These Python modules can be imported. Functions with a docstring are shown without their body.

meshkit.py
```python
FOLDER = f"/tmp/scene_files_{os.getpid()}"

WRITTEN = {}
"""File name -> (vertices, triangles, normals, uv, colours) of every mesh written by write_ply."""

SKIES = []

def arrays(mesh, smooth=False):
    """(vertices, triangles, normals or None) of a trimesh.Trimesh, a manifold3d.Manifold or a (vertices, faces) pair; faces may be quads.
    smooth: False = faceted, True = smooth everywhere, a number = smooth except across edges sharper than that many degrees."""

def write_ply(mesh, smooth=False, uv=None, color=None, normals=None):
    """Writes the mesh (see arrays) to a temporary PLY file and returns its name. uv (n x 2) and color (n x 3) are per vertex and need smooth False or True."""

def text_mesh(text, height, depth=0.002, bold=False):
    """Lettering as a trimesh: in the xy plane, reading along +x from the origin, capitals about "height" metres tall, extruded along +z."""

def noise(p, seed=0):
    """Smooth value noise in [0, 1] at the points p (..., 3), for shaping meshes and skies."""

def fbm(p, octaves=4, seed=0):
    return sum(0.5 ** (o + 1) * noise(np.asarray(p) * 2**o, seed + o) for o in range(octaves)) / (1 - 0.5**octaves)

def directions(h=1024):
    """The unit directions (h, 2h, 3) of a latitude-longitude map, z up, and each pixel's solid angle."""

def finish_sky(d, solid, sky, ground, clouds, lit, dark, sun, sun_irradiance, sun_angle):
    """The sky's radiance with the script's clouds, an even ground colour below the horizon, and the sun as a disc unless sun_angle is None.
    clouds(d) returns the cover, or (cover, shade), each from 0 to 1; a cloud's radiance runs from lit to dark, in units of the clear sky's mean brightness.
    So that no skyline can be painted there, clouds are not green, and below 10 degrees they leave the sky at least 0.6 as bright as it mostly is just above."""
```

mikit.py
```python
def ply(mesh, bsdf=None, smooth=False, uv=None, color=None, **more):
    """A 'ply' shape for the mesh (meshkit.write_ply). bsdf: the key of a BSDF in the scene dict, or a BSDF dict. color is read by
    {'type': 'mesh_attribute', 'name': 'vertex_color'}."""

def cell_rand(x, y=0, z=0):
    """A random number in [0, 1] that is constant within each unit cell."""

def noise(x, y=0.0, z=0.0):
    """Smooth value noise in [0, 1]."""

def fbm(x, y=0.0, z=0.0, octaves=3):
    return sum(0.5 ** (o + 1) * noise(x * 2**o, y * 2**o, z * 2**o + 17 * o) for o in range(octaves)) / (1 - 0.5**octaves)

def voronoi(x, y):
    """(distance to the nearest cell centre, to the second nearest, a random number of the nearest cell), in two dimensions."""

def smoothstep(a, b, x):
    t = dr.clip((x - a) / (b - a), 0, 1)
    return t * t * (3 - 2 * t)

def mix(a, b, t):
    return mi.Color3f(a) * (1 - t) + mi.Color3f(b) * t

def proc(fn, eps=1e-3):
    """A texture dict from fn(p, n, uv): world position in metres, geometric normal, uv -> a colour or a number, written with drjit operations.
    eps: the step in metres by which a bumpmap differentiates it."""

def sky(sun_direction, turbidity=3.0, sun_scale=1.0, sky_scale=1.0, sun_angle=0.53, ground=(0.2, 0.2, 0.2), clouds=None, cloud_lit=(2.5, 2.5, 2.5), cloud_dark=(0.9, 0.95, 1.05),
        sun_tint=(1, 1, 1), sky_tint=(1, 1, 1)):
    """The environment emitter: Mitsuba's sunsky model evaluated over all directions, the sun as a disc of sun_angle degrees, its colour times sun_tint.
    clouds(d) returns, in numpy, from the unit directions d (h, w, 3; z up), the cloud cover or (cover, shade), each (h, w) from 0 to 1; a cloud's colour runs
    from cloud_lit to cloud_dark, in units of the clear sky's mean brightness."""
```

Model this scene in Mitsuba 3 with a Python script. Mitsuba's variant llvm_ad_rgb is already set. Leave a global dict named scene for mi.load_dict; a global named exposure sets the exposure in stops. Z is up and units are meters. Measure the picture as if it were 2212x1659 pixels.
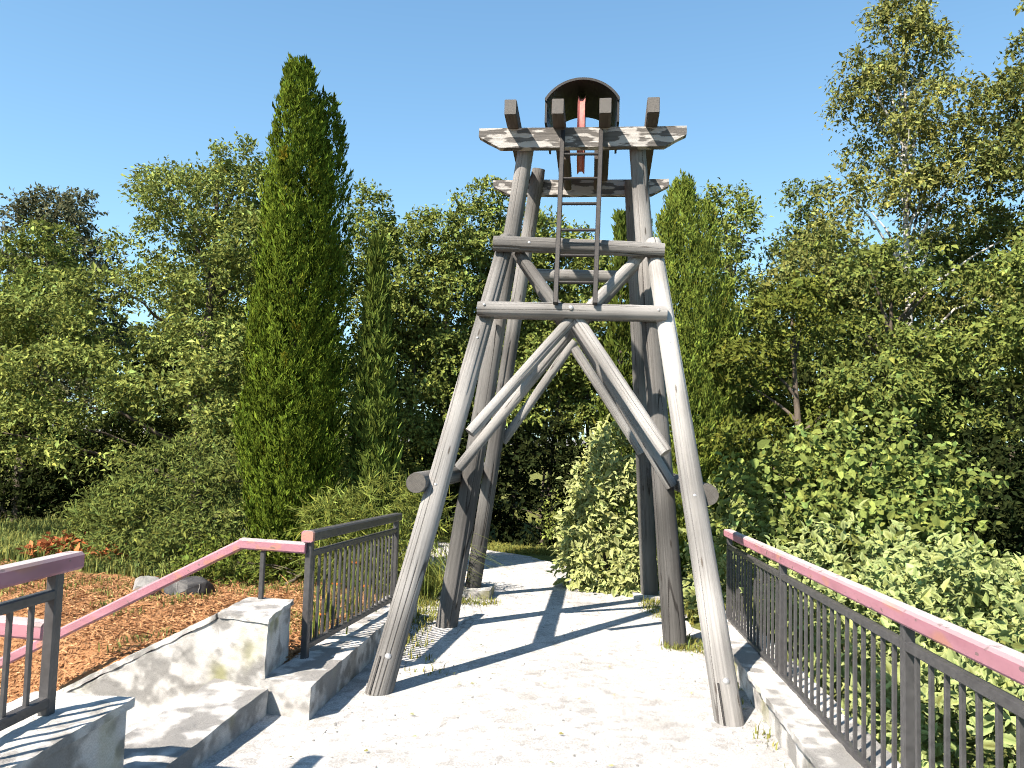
import math
import numpy as np
import trimesh
import drjit as dr
import mitsuba as mi
import mikit
import meshkit
from mikit import proc, noise, fbm, voronoi, smoothstep, mix
import mapbox_earcut as earcut

T = mi.ScalarTransform4f
# ------------------------------------------------------------------ camera, sky, exposure
EYE = np.array([0.0, 0.0, 1.64])
PITCH, ROLL, YAW = math.radians(4.0), math.radians(1.7), math.radians(6.0)
FW = np.array([-math.sin(YAW) * math.cos(PITCH), math.cos(YAW) * math.cos(PITCH), math.sin(PITCH)])
RT = np.array([math.cos(YAW), math.sin(YAW), 0.0])
UP0 = np.cross(RT, FW)
UP = UP0 * math.cos(ROLL) - RT * math.sin(ROLL)
scene, labels = {}, {}
scene["camera"] = {"type": "perspective", "fov": math.degrees(2 * math.atan(1106 / 1660)), "fov_axis": "x", "near_clip": 0.05, "far_clip": 2000.0,
                   "to_world": T().look_at(origin=EYE.tolist(), target=(EYE + FW).tolist(), up=UP.tolist())}
scene["sky"] = mikit.sky([-0.63, -0.86, 1.0], turbidity=2.6, sun_scale=1.85, sky_scale=1.30, sky_tint=(0.98, 1.07, 0.97), sun_tint=(0.93, 1.0, 1.17))
exposure = 2.45

SLOPE = math.tan(math.radians(2.1))          # the path falls gently away from the camera


def path_z(y):
    return -SLOPE * y


# ------------------------------------------------------------------ materials
def rgb(*c):
    return {"type": "rgb", "value": list(c)}


def wood_height(uv):
    u, v = uv.x, uv.y
    fine = fbm(u * 70, v * 1.6, 3.0, 3)
    c = noise(u * 13 + 0.6 * noise(u * 3, v * 1.1), v * 0.55, 7.0)
    crack = 1 - smoothstep(0.012, 0.036, dr.abs(c - 0.5))
    crack = crack * smoothstep(0.42, 0.55, noise(u * 9, v * 0.8, 21.0))
    return fine, crack


def wood_color(p, n, uv):
    fine, crack = wood_height(uv)
    tone = fbm(p.x * 1.3 + 5, p.y * 1.3, p.z * 1.1, 3)
    base = mix((0.080, 0.079, 0.077), (0.235, 0.233, 0.228), smoothstep(0.22, 0.74, fine * 0.26 + tone * 0.74))
    kd, _, kr = voronoi(uv.x * 4.0 + 0.31, uv.y * 1.35)
    knot = (1 - smoothstep(0.03, 0.075, kd)) * dr.select(kr > 0.55, 1.0, 0.0)
    base = mix(base, (0.045, 0.038, 0.032), knot * 0.85)
    base = mix(base, (0.035, 0.032, 0.03), crack * 0.85)
    ring = 0.5 + 0.5 * dr.sin(dr.sqrt(dr.square(uv.x) + dr.square(uv.y + 10)) * 620 + 3 * noise(p.x * 30, p.y * 30, p.z * 30))
    end = mix((0.10, 0.095, 0.088), (0.21, 0.20, 0.185), ring * 0.6 + 0.4 * noise(p.x * 40, p.y * 40, p.z * 40))
    return dr.select(uv.y < -5, end, base)


def wood_bump(p, n, uv):
    fine, crack = wood_height(uv)
    return dr.select(uv.y < -5, 0.0, fine * 0.18 - crack)


scene["mat_log"] = {"type": "twosided", "bsdf": {"type": "bumpmap", "scale": 0.006, "tex": proc(wood_bump, 2e-3), "bsdf": {
    "type": "principled", "base_color": proc(wood_color), "roughness": 0.85, "specular": 0.25}}}


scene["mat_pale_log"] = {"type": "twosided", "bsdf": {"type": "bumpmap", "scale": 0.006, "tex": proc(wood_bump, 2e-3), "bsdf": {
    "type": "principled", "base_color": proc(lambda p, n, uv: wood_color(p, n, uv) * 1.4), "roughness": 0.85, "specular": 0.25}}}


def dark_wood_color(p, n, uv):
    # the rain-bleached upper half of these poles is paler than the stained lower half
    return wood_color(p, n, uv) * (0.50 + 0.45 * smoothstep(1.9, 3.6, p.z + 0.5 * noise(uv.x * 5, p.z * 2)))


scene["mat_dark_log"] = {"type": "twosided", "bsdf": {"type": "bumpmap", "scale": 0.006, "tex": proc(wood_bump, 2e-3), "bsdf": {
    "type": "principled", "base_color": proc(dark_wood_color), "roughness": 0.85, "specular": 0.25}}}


def plank_color(p, n, uv):
    g = fbm(p.x * 2.2, p.y * 40, p.z * 55, 3)
    peel = smoothstep(0.47, 0.56, fbm(p.x * 7 + 3, p.y * 9, p.z * 22, 3))
    base = mix((0.05, 0.048, 0.046), (0.12, 0.115, 0.11), g)
    base = mix(base, (0.34, 0.335, 0.325), peel * (0.75 + 0.25 * g))
    return base


scene["mat_plank"] = {"type": "twosided", "bsdf": {"type": "bumpmap", "scale": 0.004, "tex": proc(lambda p, n, uv: fbm(p.x * 3, p.y * 60, p.z * 70, 2), 2e-3), "bsdf": {
    "type": "principled", "base_color": proc(plank_color), "roughness": 0.8, "specular": 0.25}}}


def dark_timber_color(p, n, uv):
    g = fbm(p.x * 60, p.y * 4, p.z * 60, 3)
    return mix((0.035, 0.03, 0.028), (0.10, 0.09, 0.082), g)


scene["mat_timber"] = {"type": "twosided", "bsdf": {"type": "principled", "base_color": proc(dark_timber_color), "roughness": 0.8, "specular": 0.25}}


scene["mat_joist_end"] = {"type": "twosided", "bsdf": {"type": "principled", "base_color": rgb(0.085, 0.082, 0.078), "roughness": 0.85}}


def concrete_color(p, n, uv):
    big = fbm(p.x * 1.7, p.y * 1.7, p.z * 2.6, 4)
    mid = fbm(p.x * 9 + 7, p.y * 9, p.z * 9, 3)
    fine = noise(p.x * 170, p.y * 170, p.z * 170)
    c = mix((0.165, 0.164, 0.160), (0.375, 0.373, 0.364), smoothstep(0.40, 0.56, 0.5 * big + 0.5 * mid))
    c = c * (0.82 + 0.3 * fine)
    run = smoothstep(0.55, 0.75, fbm(p.x * 8 + p.y * 6, 0.0, p.z * 0.9 + 9, 3)) * (1 - dr.abs(n.z))
    c = mix(c, (0.085, 0.083, 0.076), run * 0.55)
    moss = smoothstep(0.60, 0.72, fbm(p.x * 3.1 + 40, p.y * 3.1, p.z * 1.4, 3)) * (1 - dr.abs(n.z))
    return mix(c, (0.20, 0.20, 0.065), moss * 0.55)


scene["mat_concrete"] = {"type": "twosided", "bsdf": {"type": "bumpmap", "scale": 0.010, "tex": proc(lambda p, n, uv: fbm(p.x * 26, p.y * 26, p.z * 26, 3) + 0.25 * noise(p.x * 160, p.y * 160, p.z * 160), 2e-3), "bsdf": {
    "type": "principled", "base_color": proc(concrete_color), "roughness": 0.9, "specular": 0.2}}}


def path_color(p, n, uv):
    big = fbm(p.x * 0.9, p.y * 0.9, 3.0, 4)
    mid = fbm(p.x * 7, p.y * 7, 9.0, 3)
    st, st2, sr = voronoi(p.x * 120, p.y * 120)
    c = mix((0.275, 0.275, 0.275), (0.390, 0.390, 0.388), smoothstep(0.25, 0.75, 0.5 * big + 0.5 * mid))
    c = c * (0.72 + 0.40 * sr)
    cr = dr.abs(fbm(p.x * 1.25 + 3, p.y * 1.25 + 0.7 * noise(p.x * 6, p.y * 6), 1.0, 3) - 0.5)
    crack = (1 - smoothstep(0.0, 0.004, cr)) * smoothstep(0.5, 0.6, noise(p.x * 1.1, p.y * 1.1, 5.0))
    c = mix(c, (0.08, 0.075, 0.07), crack * 0.6)
    dirt = smoothstep(0.62, 0.8, fbm(p.x * 2.3 + 9, p.y * 2.3, 2.0, 4))
    c = mix(c, (0.15, 0.14, 0.12), dirt * 0.28)
    blot = smoothstep(0.70, 0.74, noise(p.x * 19, p.y * 19, 31.0))
    return mix(c, (0.11, 0.105, 0.095), blot * 0.30)


scene["mat_path"] = {"type": "twosided", "bsdf": {"type": "bumpmap", "scale": 0.008, "tex": proc(lambda p, n, uv: 0.35 * fbm(p.x * 60, p.y * 60, 0.0, 3) + 0.4 * noise(p.x * 190, p.y * 190), 2e-3), "bsdf": {
    "type": "principled", "base_color": proc(path_color), "roughness": 0.95, "specular": 0.15}}}


def soil_color(p, n, uv):
    a = fbm(p.x * 3, p.y * 3, 0.0, 4)
    b = fbm(p.x * 45, p.y * 45, 4.0, 3)
    bed = mix((0.13, 0.062, 0.03), (0.29, 0.155, 0.076), b)
    turf = mix((0.05, 0.06, 0.018), (0.12, 0.13, 0.04), b)
    g = smoothstep(10.2, 11.6, p.y + 1.6 * a) + (1 - smoothstep(-2.4, -1.6, p.x + a))*0 + smoothstep(-3.2, -2.2, p.x + 0.6 * a) * smoothstep(6.2, 7.4, p.y)
    g = dr.maximum(g, smoothstep(0.8, 1.2, p.x))
    return mix(bed, turf, dr.clip(g, 0, 1))


scene["mat_soil"] = {"type": "twosided", "bsdf": {"type": "bumpmap", "scale": 0.03, "tex": proc(lambda p, n, uv: fbm(p.x * 24, p.y * 24, 0.0, 3), 4e-3), "bsdf": {
    "type": "principled", "base_color": proc(soil_color), "roughness": 1.0, "specular": 0.1}}}

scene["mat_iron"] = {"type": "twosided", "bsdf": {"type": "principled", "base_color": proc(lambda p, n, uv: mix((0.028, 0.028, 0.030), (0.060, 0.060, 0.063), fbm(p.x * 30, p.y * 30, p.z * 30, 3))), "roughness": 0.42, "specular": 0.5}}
scene["mat_black_iron"] = {"type": "twosided", "bsdf": {"type": "principled", "base_color": proc(lambda p, n, uv: mix((0.006, 0.006, 0.0065), (0.020, 0.018, 0.017), fbm(p.x * 25, p.y * 25, p.z * 25, 3))), "roughness": 0.5, "specular": 0.4}}
scene["mat_steel"] = {"type": "twosided", "bsdf": {"type": "principled", "base_color": rgb(0.42, 0.42, 0.42), "metallic": 0.7, "roughness": 0.38}}


def pink_color(p, n, uv):
    f = fbm(p.x * 5, p.y * 5, p.z * 20, 4)
    up = smoothstep(0.5, 0.95, n.z)
    chip = smoothstep(0.70, 0.73, fbm(p.x * 28, p.y * 16, p.z * 34, 3))
    grime = smoothstep(0.5, 0.8, fbm(p.x * 2.1, p.y * 2.7, p.z * 6, 4))
    c = mix((0.245, 0.105, 0.135), (0.325, 0.165, 0.20), f)
    c = mix(c, (0.34, 0.16, 0.09), smoothstep(0.6, 0.72, fbm(p.x * 9, p.y * 3.5, p.z * 9, 3)) * 0.6)
    c = mix(mix(c, (0.15, 0.075, 0.085), grime * 0.45), (0.10, 0.085, 0.08), chip * 0.7)
    return mix(c, (0.30, 0.285, 0.285), up * (0.80 + 0.20 * f) * (1 - 0.6 * chip))     # upward faces are paler and greyer


scene["mat_pink"] = {"type": "twosided", "bsdf": {"type": "principled", "base_color": proc(pink_color), "roughness": 0.55, "specular": 0.4}}
scene["mat_wheel"] = {"type": "twosided", "bsdf": {"type": "principled", "base_color": proc(lambda p, n, uv: mix((0.34, 0.09, 0.10), (0.40, 0.19, 0.15), fbm(p.x * 20, p.y * 20, p.z * 20, 3))), "roughness": 0.5, "specular": 0.4}}
scene["mat_tub"] = {"type": "twosided", "bsdf": {"type": "principled", "base_color": rgb(0.018, 0.018, 0.019), "roughness": 0.45}}
scene["mat_pale"] = {"type": "twosided", "bsdf": {"type": "principled", "base_color": proc(lambda p, n, uv: mix((0.09, 0.09, 0.09), (0.23, 0.23, 0.225), fbm(p.x * 14, p.y * 14, p.z * 14, 3))), "roughness": 0.8}}
scene["mat_bark"] = {"type": "twosided", "bsdf": {"type": "principled", "base_color": proc(lambda p, n, uv: mix((0.045, 0.038, 0.03), (0.13, 0.11, 0.09), fbm(p.x * 18, p.y * 18, p.z * 5, 3))), "roughness": 0.95, "specular": 0.1}}
scene["mat_birch_bark"] = {"type": "twosided", "bsdf": {"type": "principled", "base_color": proc(lambda p, n, uv: mix((0.36, 0.355, 0.34), (0.05, 0.045, 0.04), smoothstep(0.58, 0.68, fbm(p.x * 5, p.y * 5, p.z * 16, 3)))), "roughness": 0.8, "specular": 0.2}}
scene["mat_leaf"] = {"type": "principledthin", "base_color": {"type": "mesh_attribute", "name": "vertex_color"}, "roughness": 0.55, "diff_trans": 0.42, "eta": 1.2}
scene["mat_needle"] = {"type": "principledthin", "base_color": {"type": "mesh_attribute", "name": "vertex_color"}, "roughness": 0.6, "diff_trans": 0.12, "eta": 1.3}
scene["mat_dry"] = {"type": "twosided", "bsdf": {"type": "diffuse", "reflectance": {"type": "mesh_attribute", "name": "vertex_color"}}}


# ------------------------------------------------------------------ scene helpers
def numbered(key):
    if key not in scene and not any(k.startswith(key + "__") for k in scene):
        return key
    i = 1
    while f"{key}_{i:03d}" in scene or any(k.startswith(f"{key}_{i:03d}__") for k in scene):
        i += 1
    return f"{key}_{i:03d}"


USED = set()


def thing(name, label, cat, group=None):
    key, i = name, 1
    while key in USED or key in scene:
        key = f"{name}_{i:03d}"
        i += 1
    USED.add(key)
    labels[key] = {"label": label, "category": cat}
    if group:
        labels[key]["group"] = group
    return key


def part(holder, name, mesh, mat, smooth=False, label=None, kind=None, **more):
    key, i = f"{holder}__{name}", 1
    while key in scene:
        key = f"{holder}__{name}_{i:03d}"
        i += 1
    scene[key] = mikit.ply(mesh, mat, smooth=smooth, **more)
    if label:
        labels.setdefault(key, {})["label"] = label
    if kind:
        labels.setdefault(key, {})["kind"] = kind
    return key


def structure(name, mesh, mat, smooth=False, kind="structure", label=None, cat=None, **more):
    scene[name] = mikit.ply(mesh, mat, smooth=smooth, **more)
    labels[name] = {"kind": kind}
    if label:
        labels[name]["label"] = label
    if cat:
        labels[name]["category"] = cat


def nrm(v):
    v = np.asarray(v, float)
    return v / (np.linalg.norm(v, axis=-1, keepdims=True) + 1e-12)


def bar(p0, p1, w, h, up=(0, 0, 1), chamfer=0.12):
    """A rectangular bar from p0 to p1, w wide sideways and h tall, with chamfered long edges."""
    p0, p1 = np.asarray(p0, float), np.asarray(p1, float)
    d = nrm(p1 - p0)
    up = np.asarray(up, float)
    if abs(d @ up) > 0.95:
        up = np.array([0, 1.0, 0])
    s = nrm(np.cross(d, up))
    t = np.cross(s, d)
    c = min(w, h) * chamfer
    ring = [(-w / 2 + c, -h / 2), (w / 2 - c, -h / 2), (w / 2, -h / 2 + c), (w / 2, h / 2 - c), (w / 2 - c, h / 2), (-w / 2 + c, h / 2), (-w / 2, h / 2 - c), (-w / 2, -h / 2 + c)]
    a = [p0 + s * x + t * y for x, y in ring]
    b = [p1 + s * x + t * y for x, y in ring]
    n = len(ring)
    f = []
    for i in range(n):
        j = (i + 1) % n
        f += [[i, j, n + j], [i, n + j, n + i]]
    for i in range(1, n - 1):
        f += [[0, i + 1, i], [n, n + i, n + i + 1]]
    m = trimesh.Trimesh(np.array(a + b), np.array(f), process=False)
    m.fix_normals()
    return m


def tube(points, radii, sides=8, cap=True):
    p = np.asarray(points, float)
    r = np.broadcast_to(np.asarray(radii, float), (len(p),))
    t = nrm(np.gradient(p, axis=0))
    a = nrm(np.cross(t, np.where(np.abs(t[:, 2:]) < 0.9, [0, 0, 1.0], [1.0, 0, 0])))
    b = np.cross(t, a)
    ang = np.arange(sides) * 2 * np.pi / sides
    v = p[:, None] + r[:, None, None] * (np.cos(ang)[None, :, None] * a[:, None] + np.sin(ang)[None, :, None] * b[:, None])
    v = v.reshape(-1, 3)
    f = []
    for i in range(len(p) - 1):
        for j in range(sides):
            k = (j + 1) % sides
            f += [[i * sides + j, i * sides + k, (i + 1) * sides + k], [i * sides + j, (i + 1) * sides + k, (i + 1) * sides + j]]
    if cap:
        for base, rev in ((0, True), ((len(p) - 1) * sides, False)):
            for j in range(1, sides - 1):
                f.append([base, base + j + 1, base + j] if rev else [base, base + j, base + j + 1])
    return v, np.array(f)


def log_mesh(p0, p1, r0, r1, seed, lump=0.02, bend=0.003, bulge=None):
    """A weathered round log: (mesh, uv). uv.x runs once round, uv.y in metres along it; the cut ends carry uv.y < -5 (end grain)."""
    rng = np.random.default_rng(seed)
    p0, p1 = np.asarray(p0, float), np.asarray(p1, float)
    L = np.linalg.norm(p1 - p0)
    d = (p1 - p0) / L
    n, sides = max(8, int(L / 0.055)), 40
    ref = np.array([0, -1.0, 0]) if abs(d[1]) < 0.8 else np.array([1.0, 0, 0])     # the seam looks away from the path
    a = nrm(ref - d * (ref @ d))
    a = -a
    b = np.cross(d, a)
    t = np.linspace(0, 1, n + 1)
    ang = np.linspace(0, 2 * np.pi, sides + 1)
    groove = rng.normal(0, 1, sides)
    groove = np.append(groove, groove[0]) * 0.005
    pts3 = np.stack(np.broadcast_arrays(np.cos(ang)[None] * 1.2 + seed * 3.7, np.sin(ang)[None] * 1.2, (t * L * 1.6)[:, None]), -1)
    lumps = meshkit.fbm(pts3, 3, seed) - 0.5
    split = np.zeros((n + 1, sides + 1))
    for _ in range(3):                                            # drying splits: narrow grooves that run a part of the length
        k0, c0, w0 = rng.integers(1, sides - 1), rng.random(), 0.12 + 0.25 * rng.random()
        drift = np.round(np.cumsum(rng.normal(0, 0.06, n + 1))).astype(int)
        depth = np.clip(1 - np.abs(t - c0) / w0, 0, 1) ** 0.5 * (0.10 + 0.14 * rng.random())
        split[np.arange(n + 1), np.clip(k0 + drift, 1, sides - 1)] += depth
    prof = np.ones_like(t)
    if bulge:
        prof += bulge[1] * np.exp(-((t - bulge[0]) / bulge[2]) ** 2)
    r = (r0 + (r1 - r0) * t)[:, None] * prof[:, None] * (1 + 2 * lump * lumps + groove[None] - split)
    edge = np.minimum(np.arange(n + 1), np.arange(n + 1)[::-1])
    r = r * np.where(edge == 0, 0.955, 1.0)[:, None]
    off = bend * np.sin(t * np.pi)[:, None] * (a * rng.normal() + b * rng.normal())[None]
    axis = p0 + (t * L)[:, None] * d + off
    v = axis[:, None] + r[..., None] * (np.cos(ang)[None, :, None] * a + np.sin(ang)[None, :, None] * b)
    uv = np.stack(np.broadcast_arrays((ang / (2 * np.pi))[None] + seed * 1.37, (t * L)[:, None] + seed * 2.3), -1)
    i, j = np.meshgrid(np.arange(n), np.arange(sides), indexing="ij")
    k = sides + 1
    q = np.stack([i * k + j, i * k + j + 1, (i + 1) * k + j + 1, (i + 1) * k + j], -1).reshape(-1, 4)
    f = np.vstack([q[:, [0, 1, 2]], q[:, [0, 2, 3]]])
    V, UV, Fs = [v.reshape(-1, 3)], [uv.reshape(-1, 2)], [f]
    at = len(V[0])
    for row, s in ((0, -1), (n, 1)):
        ring = v[row, :-1]
        c = ring.mean(0)
        V.append(np.vstack([c[None], ring]))
        rr = r[row, :-1]
        UV.append(np.vstack([[[0, -10.0]], np.stack([np.cos(ang[:-1]) * rr, -10 + np.sin(ang[:-1]) * rr], -1)]))
        jj = np.arange(sides)
        tri = np.stack([np.zeros(sides, int), 1 + jj, 1 + (jj + 1) % sides], -1)
        Fs.append((tri if s > 0 else tri[:, ::-1]) + at)
        at += sides + 1
    return (np.vstack(V), np.vstack(Fs)), np.vstack(UV)


def log_part(holder, name, p0, p1, r0, r1, seed, label=None, mat="mat_log", **k):
    m, uv = log_mesh(p0, p1, r0, r1, seed, **k)
    return part(holder, name, m, mat, smooth=True, uv=uv, label=label)


def prism(poly, z0, z1, seg=0.06, rough=0.006, seed=0, top=None, freq=7.0):
    """An upright prism over a polygon, finely divided and roughened like cast concrete. top(x, y) may give the height of the upper face."""
    from shapely.geometry import Polygon
    pg = Polygon(poly)
    if not pg.exterior.is_ccw:
        poly = poly[::-1]
        pg = Polygon(poly)
    m = trimesh.creation.extrude_polygon(pg, z1 - z0, engine="earcut")
    m.apply_translation([0, 0, z0])
    m = m.subdivide_to_size(seg, max_iter=12)
    v = np.array(m.vertices)
    if top is not None:
        k = (v[:, 2] - z0) / (z1 - z0)
        v[:, 2] = z0 + k * (top(v[:, 0], v[:, 1]) - z0)
    o = np.stack([meshkit.fbm(v * freq + 13 * i + seed, 3, seed + i) - 0.5 for i in range(3)], -1)
    m.vertices = v + o * 2 * rough
    m.merge_vertices()
    return m


def blockbox(x0, x1, y0, y1, z0, z1, **k):
    return prism([(x0, y0), (x1, y0), (x1, y1), (x0, y1)], z0, z1, **k)


def dome(c, r, axis, h=0.5):
    m = trimesh.creation.icosphere(2, 1.0)
    m.apply_scale([r, r, r * h])
    m.apply_transform(trimesh.geometry.align_vectors([0, 0, 1], nrm(axis)))
    m.apply_translation(c)
    return m


# ------------------------------------------------------------------ leaves
def leaves(C, D, N, L, W, col, fold=0.25, oval=False, edge=None):
    """Many single leaves as one mesh (vertices, faces, colours): base points C, directions D, normals N, lengths L, widths W."""
    n = len(C)
    D = nrm(D)
    S = nrm(np.cross(D, N))
    N = np.cross(S, D)
    L, W = (np.broadcast_to(np.asarray(x, float), (n,))[:, None] for x in (L, W))
    if not oval:
        v = np.stack([C, C + D * L * 0.45 + S * W * 0.5 + N * W * fold, C + D * L - N * L * 0.06, C + D * L * 0.45 - S * W * 0.5 + N * W * fold], 1)
        f = np.array([[0, 1, 2], [0, 2, 3]])
    else:
        droop = -N * L * 0.12
        v = np.stack([C, C + D * L * 0.28 + S * W * 0.44 + N * W * fold, C + D * L * 0.62 + S * W * 0.42 + N * W * fold * 0.9 + droop * 0.4, C + D * L + droop,
                      C + D * L * 0.62 - S * W * 0.42 + N * W * fold * 0.9 + droop * 0.4, C + D * L * 0.28 - S * W * 0.44 + N * W * fold, C + D * L * 0.5 + droop * 0.25], 1)
        f = np.array([[0, 1, 6], [1, 2, 6], [2, 3, 6], [3, 4, 6], [4, 5, 6], [5, 0, 6]])
    k = v.shape[1]
    cc = np.repeat(col[:, None], k, 1)
    if edge is not None and oval:
        cc[:, [1, 2, 3, 4, 5]] = cc[:, [1, 2, 3, 4, 5]] * 0.35 + np.asarray(edge)[:, None] * 0.65
    F_ = (f[None] + (np.arange(n) * k)[:, None, None]).reshape(-1, 3)
    return v.reshape(-1, 3), F_, cc.reshape(-1, 3)


def joined(ms):
    V, Fs, Cs, at = [], [], [], 0
    for v, f, c in ms:
        V.append(v), Fs.append(f + at), Cs.append(c)
        at += len(v)
    return np.vstack(V), np.vstack(Fs), np.vstack(Cs)


def leaf_colors(rng, n, base, spread=0.25, yellow=0.3):
    base = np.asarray(base, float)
    k = np.exp(rng.normal(0, spread, n))[:, None]
    y = np.clip(rng.normal(0, yellow, n), -1, 1)[:, None]
    c = base[None] * k
    c = c * (1 + y * np.array([0.30, 0.05, -0.15]))
    return np.clip(c, 0.004, 0.6)


def sphere_dirs(rng, n):
    return nrm(rng.normal(size=(n, 3)))


SUNWARD = np.array([-0.41, -0.59, 0.69])


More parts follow.
